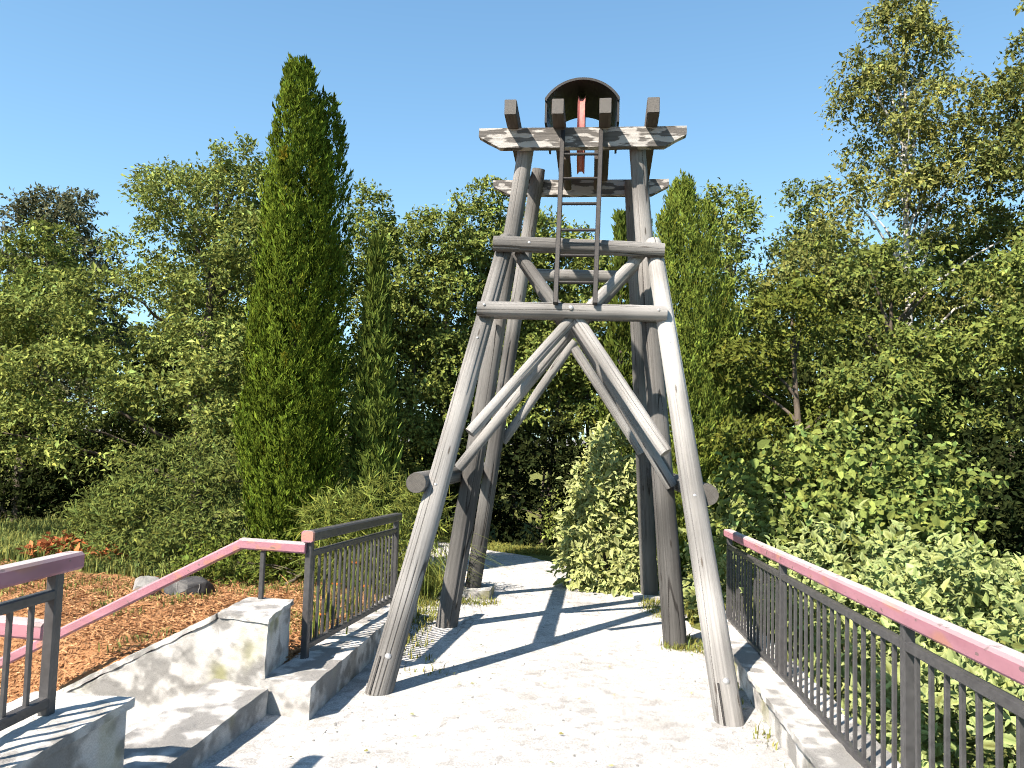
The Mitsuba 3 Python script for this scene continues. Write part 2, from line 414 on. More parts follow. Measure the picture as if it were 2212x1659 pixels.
def blob_foliage(rng, blobs, base, leaf=0.09, width=0.5, twigs=26, per=13, twig_len=0.28, up=0.5, shell=0.30, spread=0.25, yellow=0.3, fold=0.22, back=0.45, oval=False, edge=None, layer=0.0, gaps=0.46, fill=14.0, cell=2.6):
    """Foliage on ellipsoidal clumps: twigs set out on each clump's shell with holes between them, leaves along each twig, and a sparser inner layer."""
    blobs = np.asarray(blobs, float)
    P, DIR, P2, DIR2 = [], [], [], []
    for c in blobs:
        r = c[3:6]
        area = 4 * np.pi * (((r[0] * r[1]) ** 1.6 + (r[0] * r[2]) ** 1.6 + (r[1] * r[2]) ** 1.6) / 3) ** (1 / 1.6)
        for n, inner in ((max(4, int(twigs * area)), False), (int(fill * area), True)):
            if n < 1:
                continue
            d = sphere_dirs(rng, n)
            keep = (d[:, 2] > -0.55) | (rng.random(n) < 0.4)
            keep &= (d[:, 1] < 0.35) | (rng.random(n) < back)
            d = d[keep]
            rad = (0.62 + 0.12 * rng.random(len(d))) if inner else 1 - shell * rng.random(len(d)) ** 1.5 + 0.06 * rng.normal(size=len(d))
            p = c[:3] + d * r * rad[:, None]
            inside = np.zeros(len(p), bool)
            for o in blobs:
                if o is not c:
                    inside |= ((((p - o[:3]) / o[3:6]) ** 2).sum(1) < (0.30 if inner else 0.45))
            if not inner and gaps:
                g = meshkit.fbm(p * cell + 31.0, 2, 3)
                inside |= (g < gaps) & (rng.random(len(p)) < 0.88)
            (P2 if inner else P).append(p[~inside])
            (DIR2 if inner else DIR).append(nrm(d / r)[~inside])
    P, DIR = np.vstack(P), np.vstack(DIR)
    m = len(P)
    tdir = nrm(DIR + np.array([0, 0, up]) + 0.55 * rng.normal(size=(m, 3)))
    if layer:
        tdir = nrm(tdir * np.array([1, 1, 1 - layer]))
    t = (np.arange(per) + 0.5) / per
    tl = twig_len * np.exp(rng.normal(0, 0.25, m))
    C = P[:, None] + tdir[:, None] * ((t - 0.35)[None, :, None] * tl[:, None, None])
    C = C + rng.normal(0, 0.13 * twig_len, (m, per, 3))
    sag = -np.array([0, 0, 1.0]) * (t ** 2)[None, :, None] * tl[:, None, None] * 0.25
    C = (C + sag).reshape(-1, 3)
    n = len(C)
    out = np.repeat(DIR, per, 0)
    D = nrm(np.repeat(tdir, per, 0) * 0.6 + rng.normal(0, 0.7, (n, 3)) + np.array([0, 0, -0.25]))
    N = nrm(out * 0.35 + SUNWARD * 0.85 + np.array([0, 0, 0.25]) + rng.normal(0, 0.48, (n, 3)))
    L = leaf * np.exp(rng.normal(0, 0.28, n))
    tw = np.repeat(np.exp(rng.normal(0, 0.20, m)), per)[:, None]
    col = leaf_colors(rng, n, base, spread, yellow) * tw
    out_ = [leaves(C, D, N, L, L * width, np.clip(col, 0.004, 0.6), fold, oval, None if edge is None else np.repeat(np.asarray(edge, float)[None], n, 0))]
    if P2:
        P2, DIR2 = np.vstack(P2), np.vstack(DIR2)
        C2 = (P2[:, None] + rng.normal(0, 0.09, (len(P2), 4, 3))).reshape(-1, 3)
        n2 = len(C2)
        L2 = leaf * 1.15 * np.exp(rng.normal(0, 0.2, n2))
        out_.append(leaves(C2, nrm(rng.normal(0, 1, (n2, 3))), nrm(np.repeat(DIR2, 4, 0) + rng.normal(0, 0.5, (n2, 3))), L2, L2 * max(width, 0.45), leaf_colors(rng, n2, np.asarray(base) * 0.9, spread, yellow), fold))
    return joined(out_)


def limb_mesh(rng, start, ends, r0, sides=6):
    ms = []
    for e in ends:
        e = np.asarray(e, float)
        s = np.asarray(start(e[2]), float)
        t = np.linspace(0, 1, 6)[:, None]
        L = np.linalg.norm(e - s)
        p = s + (e - s) * t + np.array([0, 0, 1.0]) * (t * (1 - t)) * L * 0.25 + rng.normal(0, 0.03 * L, (6, 3)) * (t * (1 - t)) * 2
        ms.append(tube(p, r0 * (1 - 0.8 * t[:, 0]), sides))
    V, Fs, at = [], [], 0
    for v, f in ms:
        V.append(v), Fs.append(f + at)
        at += len(v)
    return np.vstack(V), np.vstack(Fs)


def trunk_line(base, top, rng, wob=0.15, n=9):
    base, top = np.asarray(base, float), np.asarray(top, float)
    t = np.linspace(0, 1, n)[:, None]
    w = rng.normal(0, wob, (2, 3)) * [1, 1, 0]
    p = base + (top - base) * t + np.sin(t * np.pi) * w[0] + np.sin(t * 2 * np.pi) * w[1] * 0.5
    return p


def along(line):
    def at(z):
        i = np.interp(z, line[:, 2], np.arange(len(line)))
        i = max(0.0, i - 1.2)
        k = int(min(i, len(line) - 2))
        return line[k] + (line[k + 1] - line[k]) * (i - k)
    return at


def crown_blobs(rng, cx, cy, z0, z1, hw, n, prof="egg", r=(0.32, 0.55), flat=0.8, hy=None):
    """Clump centres over a crown's envelope; prof sets the half-width at each height."""
    out = []
    hy = hy or hw
    for k in range(n):
        h = (k + rng.random()) / n
        if prof == "egg":
            w = math.sin(math.pi * (0.12 + 0.83 * h) ** 0.85) ** 0.7
        elif prof == "cone":
            w = (1 - h) ** 0.75 * 0.95 + 0.08
        else:
            w = 1.0 if h < 0.85 else 0.75
        a = rng.random() * 2 * math.pi
        rr = math.sqrt(rng.random()) * 0.85
        b = (r[0] + (r[1] - r[0]) * rng.random()) * (0.6 + 0.4 * w)
        out.append([cx + math.cos(a) * rr * hw * w, cy + math.sin(a) * rr * hy * w, z0 + (z1 - z0 - b) * h + 0.2 * b, b * 1.1, b * 1.1, b * flat])
    return np.array(out)


LEAF_COUNT = [0]


def make_tree(name, label, cat, base, top, blobs, seed, col, trunk_r=0.12, group=None, bark="mat_bark", crown_name="crown", limb_every=2, trunk_wob=0.15, **k):
    rng = np.random.default_rng(seed)
    t = thing(name, label, cat, group)
    line = trunk_line(base, top, rng, trunk_wob)
    part(t, "trunk", tube(line, np.linspace(trunk_r, trunk_r * 0.2, len(line)), 10), bark, smooth=True)
    if limb_every:
        part(t, "limbs", limb_mesh(rng, along(line), blobs[::limb_every, :3], trunk_r * 0.32), bark, smooth=True, kind="stuff")
    v, f, c = blob_foliage(rng, blobs, col, **k)
    LEAF_COUNT[0] += len(f)
    part(t, crown_name, (v, f), "mat_leaf", color=c, kind="stuff")
    return t


def conifer(name, label, base, height, hw, seed, col, n=26000, spray=0.13, lobes=(), trunk_r=0.10, lean=(0.0, 0.0), tip=0.75, foot=0.8, group=None, tongue=0.34, cat="conifer", flute=0.16):
    """A columnar conifer: upright scale sprays on a fluted spindle, with side spires (dx, dy, z of the tip, half-width) growing out of it."""
    rng = np.random.default_rng(seed)
    t = thing(name, label, cat, group)
    base = np.asarray(base, float)
    topp = base + np.array([lean[0], lean[1], height])
    line = trunk_line(base - [0, 0, 0.1], topp - [0, 0, 0.4], rng, 0.03)
    part(t, "trunk", tube(line, np.linspace(trunk_r, 0.02, len(line)), 8), "mat_bark", smooth=True)
    ms = []
    spires = [(0.0, 0.0, height, hw, 1.0)] + [(*s, 0.5) for s in lobes]
    per = 34
    for dx, dy, H, w, share in spires:
        m = int(n / per * share * (1 if share == 1 else w / hw))
        h = rng.random(m) ** 0.93 * 0.985
        a = rng.random(m) * 2 * np.pi
        keep = (np.sin(a) < 0.45) | (rng.random(m) < 0.5)
        h, a = h[keep], a[keep]
        m = len(h)
        prof = np.clip(foot + (1 - foot) * np.sin(np.clip(h / 0.35, 0, 1) * np.pi / 2), 0, 1) * np.clip((1 - h) / (1 - 0.25), 0, 1) ** tip * 1.12
        prof = np.minimum(prof, 1.0)
        q = np.stack([np.cos(a) * 2.2 + dx * 5, np.sin(a) * 2.2, h * H * 0.55], -1)
        fl = meshkit.fbm(q * [1.6, 1.6, 1.0] + seed, 3, seed) - 0.5
        r = w * prof * (1 + 2.2 * flute * fl + flute * 0.55 * rng.normal(size=m))
        r = np.where(rng.random(m) < 0.24, r * 0.58, r)               # an inner layer, so that no sky shows through
        lean_k = (h * H / height)
        ang = np.stack([np.cos(a), np.sin(a), 0 * a], -1)
        root = base + np.stack([dx * np.clip(h * 1.3, 0, 1) + lean[0] * lean_k, dy * np.clip(h * 1.3, 0, 1) + lean[1] * lean_k, h * H], -1)
        tl = tongue * np.exp(rng.normal(0, 0.3, m)) * (0.55 + 0.45 * np.clip((1 - h) * 4, 0, 1))
        tt = rng.random((m, per)) ** 0.8
        rr = r[:, None] * (0.66 + 0.40 * tt ** 0.7) + 0.02
        side = np.stack([-np.sin(a), np.cos(a), 0 * a], -1)
        wd = rng.normal(0, 1, (m, per)) * (0.34 * tl[:, None] * (1 - tt) ** 0.6 * 0.55 + 0.008)
        C = root[:, None] + ang[:, None] * rr[..., None] + side[:, None] * wd[..., None] + np.array([0, 0, 1.0]) * ((tt - 0.5) * tl[:, None])[..., None]
        n_ = m * per
        C = C.reshape(-1, 3)
        out = np.repeat(ang, per, 0)
        D = nrm(out * 0.35 + np.array([0, 0, 1.0]) + np.repeat(side, per, 0) * rng.normal(0, 0.4, (n_, 1)) + rng.normal(0, 0.22, (n_, 3)))
        N = nrm(out + np.array([0, 0, 0.12]) + rng.normal(0, 0.38, (n_, 3)))
        L = spray * np.exp(rng.normal(0, 0.3, n_))
        brown = (rng.random(m) < 0.02)[:, None] * np.array([0.05, 0.015, 0.0])
        c = leaf_colors(rng, n_, col, 0.18, 0.25) * np.repeat(np.exp(rng.normal(0, 0.24, m)), per)[:, None] + np.repeat(brown, per, 0)
        ms.append(leaves(C, D, N, L, L * 0.30, c, 0.25))
    v, f, c = joined(ms)
    LEAF_COUNT[0] += len(f)
    part(t, "crown", (v, f), "mat_needle", color=c, kind="stuff")
    return t


def blades(rng, C, n_per, length, width, col, lean=0.6, spread=0.08):
    """Grass-like blades in tufts at C: each blade two bent quads."""
    m = len(C) * n_per
    B = np.repeat(np.asarray(C, float), n_per, 0) + rng.normal(0, spread, (m, 3)) * [1, 1, 0]
    a = rng.random(m) * 2 * np.pi
    o = np.stack([np.cos(a), np.sin(a), 0 * a], -1)
    L = (length * np.exp(rng.normal(0, 0.3, m)))[:, None]
    s = np.stack([-np.sin(a), np.cos(a), 0 * a], -1) * width * 0.5
    k = (lean * rng.random(m))[:, None]
    z = np.array([0, 0, 1.0])
    m1 = B + z * L * 0.6 + o * L * 0.25 * k
    m2 = B + z * L * (0.95 - 0.35 * k) + o * L * 0.8 * k
    v = np.stack([B - s, B + s, m1 - s * 0.8, m1 + s * 0.8, m2], 1)
    f = np.array([[0, 1, 3], [0, 3, 2], [2, 3, 4]])
    c = np.repeat(leaf_colors(rng, m, col, 0.25, 0.4)[:, None], 5, 1)
    return v.reshape(-1, 3), (f[None] + (np.arange(m) * 5)[:, None, None]).reshape(-1, 3), c.reshape(-1, 3)


# ------------------------------------------------------------------ ground
RIGHT_EDGE = np.array([(1.24, -3.0), (1.24, 6.0), (1.24, 8.0), (1.05, 9.6), (0.55, 11.0), (-0.10, 12.5), (-1.1, 14.3), (-3.2, 16.2), (-8.0, 17.6)])
LEFT_EDGE = np.array([(-2.6, -3.0), (-2.3, 4.6), (-1.95, 5.2), (-1.85, 8.0), (-1.95, 9.6), (-2.05, 11.0), (-2.4, 12.3), (-3.6, 13.6), (-5.4, 14.6), (-8.4, 15.4)])


def resample(line, n):
    t = np.linspace(0, len(line) - 1, n)
    i = np.minimum(t.astype(int), len(line) - 2)
    return line[i] + (line[i + 1] - line[i]) * (t - i)[:, None]


nA, nS = 260, 60
le, re = resample(LEFT_EDGE, nA), resample(RIGHT_EDGE, nA)
wob = (meshkit.fbm(np.stack([np.arange(nA) * 0.13, np.zeros(nA), np.zeros(nA)], -1), 3, 4) - 0.5)[:, None]
le = le + wob * [0.25, 0.0]
re = re - wob[::-1] * [0.25, 0.0] * (re[:, 1:] > 8)
ss = np.linspace(0, 1, nS)
xy = le[:, None] * (1 - ss)[None, :, None] + re[:, None] * ss[None, :, None]
zz = path_z(xy[..., 1]) + 0.012 * (meshkit.fbm(np.concatenate([xy * 1.5, xy[..., :1] * 0], -1), 3, 8) - 0.5)
i, j = np.meshgrid(np.arange(nA - 1), np.arange(nS - 1), indexing="ij")
q = np.stack([i * nS + j, i * nS + j + 1, (i + 1) * nS + j + 1, (i + 1) * nS + j], -1).reshape(-1, 4)
structure("path", (np.concatenate([xy, zz[..., None]], -1).reshape(-1, 3), q), "mat_path", smooth=True)


def sstep(a, b, x):
    t = np.clip((x - a) / (b - a), 0, 1)
    return t * t * (3 - 2 * t)


def on_path(x, y):
    l = np.interp(y, LEFT_EDGE[:, 1], LEFT_EDGE[:, 0])
    r = np.interp(y, RIGHT_EDGE[:, 1], RIGHT_EDGE[:, 0])
    return np.minimum(x - l, r - x)


def stair_line(x):
    """Height of the stair wall's top along its run to the left."""
    return np.where(x > -2.45, 0.42, 0.42 + (x + 2.45) * 0.52)


def terrain(x, y):
    x, y = np.asarray(x, float), np.asarray(y, float)
    z = path_z(np.clip(y, -5, 22)) - 0.045
    left = np.maximum(0, -2.1 - x)
    bedz = -0.02 - 0.036 * (y - 5.3) - 0.055 * np.minimum(left, 3.2) - 0.02 * np.maximum(left - 3.2, 0) * (left < 12)
    near = stair_line(x) - 0.10 + np.maximum(0, y - 5.5) * 0.55
    bedz = np.minimum(bedz, near)
    k = sstep(-1.80, -2.15, x) * sstep(10.5, 7.5, y) * sstep(5.02, 5.12, y)
    z = z * (1 - k) + bedz * k
    k2 = sstep(7.5, 10.5, y) * sstep(-2.0, -3.2, x)
    z = z + k2 * 0.04
    pit = (1 - sstep(5.22, 5.36, y + 0.25 * (x + 2.07) * 0)) * sstep(-2.12, -2.2, x)
    z = z * (1 - pit) + (-2.6) * pit
    rdrop = sstep(1.45, 2.3, x) * sstep(12.5, 9.0, y)
    z = z - 0.55 * rdrop
    bumps = meshkit.fbm(np.stack([x * 0.9, y * 0.9, 0 * x], -1), 3, 2) - 0.5
    off = sstep(0.05, -0.6, on_path(x, y))
    return z + bumps * 0.16 * off


gx = np.concatenate([[-220, -120, -70, -45, -30], np.arange(-22, -9, 0.4), np.arange(-9, 3.0, 0.1), np.arange(3.0, 13, 0.35), [16, 22, 32, 50, 90, 220]])
gy = np.concatenate([[-40, -15, -6, -3], np.arange(-1, 2.6, 0.5), np.arange(2.6, 14, 0.1), np.arange(14, 24, 0.4), [27, 32, 40, 55, 90, 160, 260]])
GX, GY = np.meshgrid(gx, gy)
GZ = terrain(GX, GY)
nx = len(gx)
i, j = np.meshgrid(np.arange(len(gy) - 1), np.arange(nx - 1), indexing="ij")
q = np.stack([i * nx + j, i * nx + j + 1, (i + 1) * nx + j + 1, (i + 1) * nx + j], -1).reshape(-1, 4)
structure("ground", (np.stack([GX, GY, GZ], -1).reshape(-1, 3), q), "mat_soil", smooth=True)

# ------------------------------------------------------------------ headframe tower
tw = thing("headframe_tower", "tall grey timber log headframe tower straddling the path", "tower")
ZB = lambda y: path_z(y)
posts = {}
for nm, foot, top, seed in (("fl", (-1.43, 7.86, ZB(7.86) - 0.05), (-0.715, 7.60, 4.66), 11), ("fr", (0.835, 7.52, ZB(7.52) - 0.05), (0.385, 7.60, 4.66), 12),
                            ("rl", (-1.44, 9.72, ZB(9.72) + 0.10), (-0.695, 8.93, 4.84), 13), ("rr", (0.80, 10.30, ZB(10.3) + 0.02), (0.40, 8.93, 4.70), 14)):
    posts[nm] = (np.array(foot), np.array(top))
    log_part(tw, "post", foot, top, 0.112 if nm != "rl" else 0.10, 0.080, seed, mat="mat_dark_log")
rak, RAKE_KEY = {}, {}
for nm, foot, top, seed, bl in (("l", (-1.475, 5.50, ZB(5.5) - 0.03), (-0.86, 7.34, 3.58), 15, (0.36, 0.05, 0.05)), ("r", (0.955, 5.36, ZB(5.36) - 0.03), (0.545, 7.32, 3.54), 16, (0.5, 0.0, 0.1))):
    rak[nm] = (np.array(foot), np.array(top))
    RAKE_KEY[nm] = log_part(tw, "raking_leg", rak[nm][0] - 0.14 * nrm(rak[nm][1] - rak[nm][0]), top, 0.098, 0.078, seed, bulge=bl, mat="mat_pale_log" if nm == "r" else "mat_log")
# horizontal logs
LOW_KEY = log_part(tw, "cross_log", (-1.045, 6.80, 2.792), (0.635, 6.80, 2.772), 0.069, 0.066, 21)
log_part(tw, "cross_log", (-0.965, 7.13, 3.475), (0.635, 7.13, 3.415), 0.074, 0.068, 22, label="upper front log crossing behind the ladder")
log_part(tw, "cross_log", (-0.85, 9.36, 3.66), (0.50, 9.36, 3.64), 0.075, 0.075, 23)
log_part(tw, "cross_log", (-1.05, 7.46, 2.86), (0.66, 7.46, 2.85), 0.055, 0.055, 24)
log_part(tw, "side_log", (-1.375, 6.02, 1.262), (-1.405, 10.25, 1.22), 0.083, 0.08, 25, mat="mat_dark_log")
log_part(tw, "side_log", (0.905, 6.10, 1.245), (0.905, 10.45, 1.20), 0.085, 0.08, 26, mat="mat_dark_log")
# knee braces under the crossbar: in the leaning front frame, at the front posts, at the rear posts
for p0, p1, r, seed in (((-0.17, 6.88, 2.755), (-1.02, 6.42, 1.67), 0.052, 31), ((-0.165, 6.88, 2.735), (0.61, 6.40, 1.555), 0.058, 32),
                        ((-0.19, 7.52, 2.74), (-1.295, 7.52, 1.325), 0.056, 33), ((-0.19, 7.42, 2.75), (0.764, 7.42, 1.226), 0.060, 34),
                        ((-0.24, 9.55, 2.87), (-1.10, 9.55, 1.58), 0.058, 35), ((-0.24, 9.55, 2.78), (0.62, 9.60, 1.50), 0.060, 36),
                        # the upper pair of braces rising from the crossbar to the corners
                        ((-0.30, 6.98, 2.80), (-0.735, 7.25, 3.42), 0.052, 37), ((-0.10, 6.98, 2.78), (0.43, 7.25, 3.40), 0.052, 38),
                        ((-0.33, 7.62, 2.80), (-0.80, 7.55, 3.50), 0.050, 39), ((-0.10, 7.62, 2.80), (0.50, 7.55, 3.50), 0.050, 40)):
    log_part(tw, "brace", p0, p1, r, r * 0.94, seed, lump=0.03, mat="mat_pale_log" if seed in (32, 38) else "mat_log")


def plank(xl, xr, y, zb, zt, th, cham):
    from shapely.geometry import Polygon
    h = zt - zb
    pg = Polygon([(xl, zt), (xl, zt - 0.42 * h), (xl + cham, zb), (xr - cham, zb), (xr, zt - 0.42 * h), (xr, zt)])
    m = trimesh.creation.extrude_polygon(pg, th, engine="earcut")
    m.apply_transform(np.array([[1, 0, 0, 0], [0, 0, -1, y + th / 2], [0, 1, 0, 0], [0, 0, 0, 1.0]]))
    m = m.subdivide_to_size(0.05, max_iter=10)
    v = np.array(m.vertices)
    m.vertices = v + (np.stack([meshkit.fbm(v * [3, 9, 12] + 17 * i, 3, i) for i in range(3)], -1) - 0.5) * 0.012
    m.fix_normals()
    return m


part(tw, "beam", plank(-1.185, 0.855, 7.45, 4.515, 4.715, 0.09, 0.21), "mat_plank", smooth=30, label="front plank beam with flaking pale surface and angled ends")
part(tw, "beam", plank(-1.250, 0.845, 9.06, 4.555, 4.74, 0.09, 0.20), "mat_plank", smooth=30)
for x, x2 in ((-0.835, -0.875), (-0.385, -0.39), (0.062, 0.068), (0.508, 0.56)):
    part(tw, "joist", bar((x, 7.06, 4.775), (x2, 9.30, 4.80), 0.115, 0.150, chamfer=0.06), "mat_timber")
    part(tw, "joist_end", bar((x, 7.052, 4.775), (x, 7.060, 4.775), 0.108, 0.142, chamfer=0.06), "mat_joist_end")
# barrel canopy over the wheel
cx, hw, rise, ztop = -0.172, 0.385, 0.215, 5.375
R = (hw * hw + rise * rise) / (2 * rise)
a1 = math.asin(hw / R)
arc = [(cx + R * math.sin(a), ztop - R + R * math.cos(a)) for a in np.linspace(-a1, a1, 25)]
outer = [(arc[0][0], arc[0][1] - 0.02)] + arc + [(arc[-1][0], arc[-1][1] - 0.02)]


def arc_sheet(y0, y1, th=0.025):
    o = np.array(outer)
    inner = o.copy()
    c = np.array([cx, ztop - R])
    inner = c + (o - c) * (1 - th / R)
    V, Fs, n = [], [], len(o)
    for y in (y0, y1):
        for ring in (o, inner):
            V += [(x, y, z) for x, z in ring]
    for k in range(n - 1):
        for a, b, c_, d in ((0, 1, 2 * n + 1, 2 * n), (n, 3 * n, 3 * n + 1, n + 1), (0, n, n + 1, 1), (2 * n, 2 * n + 1, 3 * n + 1, 3 * n)):
            Fs += [[a + k, b + k, c_ + k], [a + k, c_ + k, d + k]]
    for e in (0, n - 1):
        Fs += [[e, 2 * n + e, 3 * n + e], [e, 3 * n + e, n + e]]
    m = trimesh.Trimesh(np.array(V), np.array(Fs), process=False)
    m.fix_normals()
    return m


part(tw, "canopy", arc_sheet(7.72, 8.66), "mat_black_iron", smooth=35, label="dark curved barrel roof over the wheel")
for sx in (-1, 1):
    part(tw, "canopy_board", bar((cx + sx * (hw - 0.012), 7.75, 5.02), (cx + sx * (hw - 0.012), 8.64, 5.02), 0.022, 0.22), "mat_black_iron")
for x in (-0.335, 0.005):
    part(tw, "bearing_beam", bar((x, 7.75, 4.62), (x, 8.75, 4.62), 0.08, 0.20, chamfer=0.2), "mat_timber")
# bolts on the timber
for c, ax, r in (((-0.205, 6.729, 2.80), (0, -1, 0.1), 0.022), ((0.56, 6.732, 2.79), (0, -1, 0.2), 0.012), ((-0.98, 6.727, 2.82), (0, -1, 0.2), 0.012), ((-0.62, 7.06, 3.47), (0, -1, 0.1), 0.014)):
    part(LOW_KEY if c[1] < 7 else tw + "__cross_log_001", "bolt", dome(c, r, ax), "mat_steel", smooth=True)
for nm, sx in (("l", 1), ("r", -1)):
    f0, t0 = rak[nm]
    d = nrm(t0 - f0)
    nn = nrm(np.array([0, -1, 0.0]) - d * (np.array([0, -1, 0.0]) @ d))
    side = np.cross(d, nn)
    c = f0 + d * 0.27 + nn * 0.093
    part(RAKE_KEY[nm], "bolt", dome(c + side * 0.01, 0.024, nn), "mat_steel", smooth=True)
    part(RAKE_KEY[nm], "foot_plate", bar(f0 + d * 0.0 + nn * 0.088 + side * -0.045, f0 + d * 0.26 + nn * 0.088 + side * -0.045, 0.012, 0.022, up=nn), "mat_black_iron")
    c2 = f0 + d * 1.62 + nn * 0.089
    part(RAKE_KEY[nm], "bolt", dome(c2, 0.012, nn), "mat_steel", smooth=True)
    c3 = f0 + d * 3.05 + nn * 0.083
    part(RAKE_KEY[nm], "bolt", dome(c3, 0.012, nn), "mat_steel", smooth=True)

# the rope wheel under the canopy, seen edge on
wh = thing("rope_wheel", "red rope wheel seen edge on under the dark canopy", "wheel")
wc, wr = np.array([-0.180, 8.12, 4.915]), 0.405


def ring_mesh(ro, ri, w, n=48):
    t = np.linspace(0, 2 * np.pi, n, endpoint=False)
    prof = [(ri, -w / 2), (ro, -w / 2), (ro - 0.03, -w * 0.2), (ro - 0.03, w * 0.2), (ro, w / 2), (ri, w / 2)]
    V = np.array([[x, r * math.cos(a), r * math.sin(a)] for a in t for r, x in prof])
    k = len(prof)
    Fs = []
    for i in range(n):
        for j in range(k):
            a, b = i * k + j, i * k + (j + 1) % k
            c, d = ((i + 1) % n) * k + (j + 1) % k, ((i + 1) % n) * k + j
            Fs += [[a, b, c], [a, c, d]]
    m = trimesh.Trimesh(V, np.array(Fs), process=False)
    m.fix_normals()
    m.apply_translation(wc)
    return m


part(wh, "rim", ring_mesh(wr, wr - 0.075, 0.075), "mat_wheel", smooth=30)
hub = trimesh.creation.cylinder(0.06, 0.11, sections=24)
hub.apply_transform(trimesh.geometry.align_vectors([0, 0, 1], [1, 0, 0]))
hub.apply_translation(wc)
part(wh, "hub", hub, "mat_wheel", smooth=30)
axle = trimesh.creation.cylinder(0.022, 0.52, sections=20)
axle.apply_transform(trimesh.geometry.align_vectors([0, 0, 1], [1, 0, 0]))
axle.apply_translation(wc)
part(wh, "axle", axle, "mat_black_iron", smooth=30)
for k in range(6):
    a = k * math.pi / 3 + 0.3
    o = np.array([0, math.cos(a), math.sin(a)])
    part(wh, "spoke", bar(wc + o * 0.05, wc + o * (wr - 0.06), 0.03, 0.02, up=(1, 0, 0)), "mat_wheel")

# ladder
ld = thing("ladder", "narrow black iron ladder fixed to the upper tower", "ladder")
lt, lb = np.array([[-0.345, 7.375, 4.66], [0.030, 7.375, 4.66]]), np.array([[-0.340, 6.70, 2.83], [0.005, 6.70, 2.83]])
for k in (0, 1):
    part(ld, "rail", bar(lb[k], lt[k], 0.044, 0.05, up=(0, -1, 0.3)), "mat_black_iron")
for z in (4.393, 4.118, 3.842, 3.562, 3.301, 3.035):
    t = (z - 2.83) / (4.66 - 2.83)
    a, b = lb[0] + (lt[0] - lb[0]) * t, lb[1] + (lt[1] - lb[1]) * t
    part(ld, "rung", tube([a, a + (b - a) * 0.5, b], 0.0145, 10), "mat_black_iron", smooth=30)

# footings under the rear posts
ft = thing("concrete_footing", "pale concrete footing block under the left rear post", "footing")
part(ft, "block", blockbox(-1.66, -1.20, 9.50, 9.98, -0.55, ZB(9.72) + 0.115, rough=0.008, seed=3), "mat_concrete")
ft = thing("concrete_footing", "shaded concrete footing block under the right rear post", "footing")
part(ft, "block", blockbox(0.58, 1.06, 10.06, 10.52, -0.6, ZB(10.3) + 0.05, rough=0.008, seed=5), "mat_concrete")

# ------------------------------------------------------------------ walls and steps
w1 = thing("kerb_wall", "low concrete kerb wall under the long right-hand railing", "wall")

def grid_box(x0, x1, y0, y1, z0, z1, d, rough=0.008, seed=0, freq=11.0):
    """A box whose faces are evenly gridded (cell about d) and roughened."""
    ns = [max(1, int(round((b - a) / d))) for a, b in ((x0, x1), (y0, y1), (z0, z1))]
    lo, hi = np.array([x0, y0, z0]), np.array([x1, y1, z1])
    V, Q, at = [], [], 0
    for ax in range(3):
        b, c = (ax + 1) % 3, (ax + 2) % 3
        for side in (0, 1):
            u, w = np.meshgrid(np.linspace(0, 1, ns[b] + 1), np.linspace(0, 1, ns[c] + 1), indexing="ij")
            p = np.zeros(u.shape + (3,))
            p[..., ax], p[..., b], p[..., c] = side, u, w
            i, j = np.meshgrid(np.arange(ns[b]), np.arange(ns[c]), indexing="ij")
            m = ns[c] + 1
            q = np.stack([i * m + j, (i + 1) * m + j, (i + 1) * m + j + 1, i * m + j + 1], -1).reshape(-1, 4)
            V.append(p.reshape(-1, 3)), Q.append((q if side else q[:, ::-1]) + at)
            at += p[..., 0].size
    V, Q = lo + np.vstack(V) * (hi - lo), np.vstack(Q)
    m = trimesh.Trimesh(V, np.vstack([Q[:, [0, 1, 2]], Q[:, [0, 2, 3]]]), process=False)
    m.merge_vertices()
    v = np.array(m.vertices)
    o = np.stack([meshkit.fbm(v * freq + 13 * i + seed, 3, seed + i) - 0.5 for i in range(3)], -1) * 2 * rough
    m.vertices = v + o
    return m


def strip_cap(xa, xb, y0, y1, lo, hi, seed, d=0.032, rough=0.014):
    """A mortar cap that follows the path's fall: a thin slab with an uneven edge."""
    m = grid_box(xa, xb, y0, y1, lo, hi, d, rough, seed)
    v = np.array(m.vertices)
    v[:, 2] += path_z(v[:, 1])
    m.vertices = v
    return m


wm = grid_box(1.19, 1.55, -1.0, 8.3, -1.2, 0.186, 0.06, 0.016, 21, 9.0)
v = np.array(wm.vertices)
v[:, 2] += path_z(v[:, 1])
wm.vertices = v
part(w1, "wall", wm, "mat_concrete", smooth=40)
part(w1, "cap", strip_cap(1.150, 1.575, -1.0, 8.32, 0.187, 0.222, 22), "mat_concrete", smooth=40)
w2 = thing("low_wall", "low concrete kerb wall under the shorter railing beside the left raking leg", "wall")
part(w2, "wall", prism([(-1.735, 4.84), (-2.10, 4.93), (-2.12, 8.15), (-1.80, 8.15)], -0.7, 0.0, seg=0.07, rough=0.010, seed=24, top=lambda x, y: 0.03 - 0.030 * (y - 4.84)), "mat_concrete")

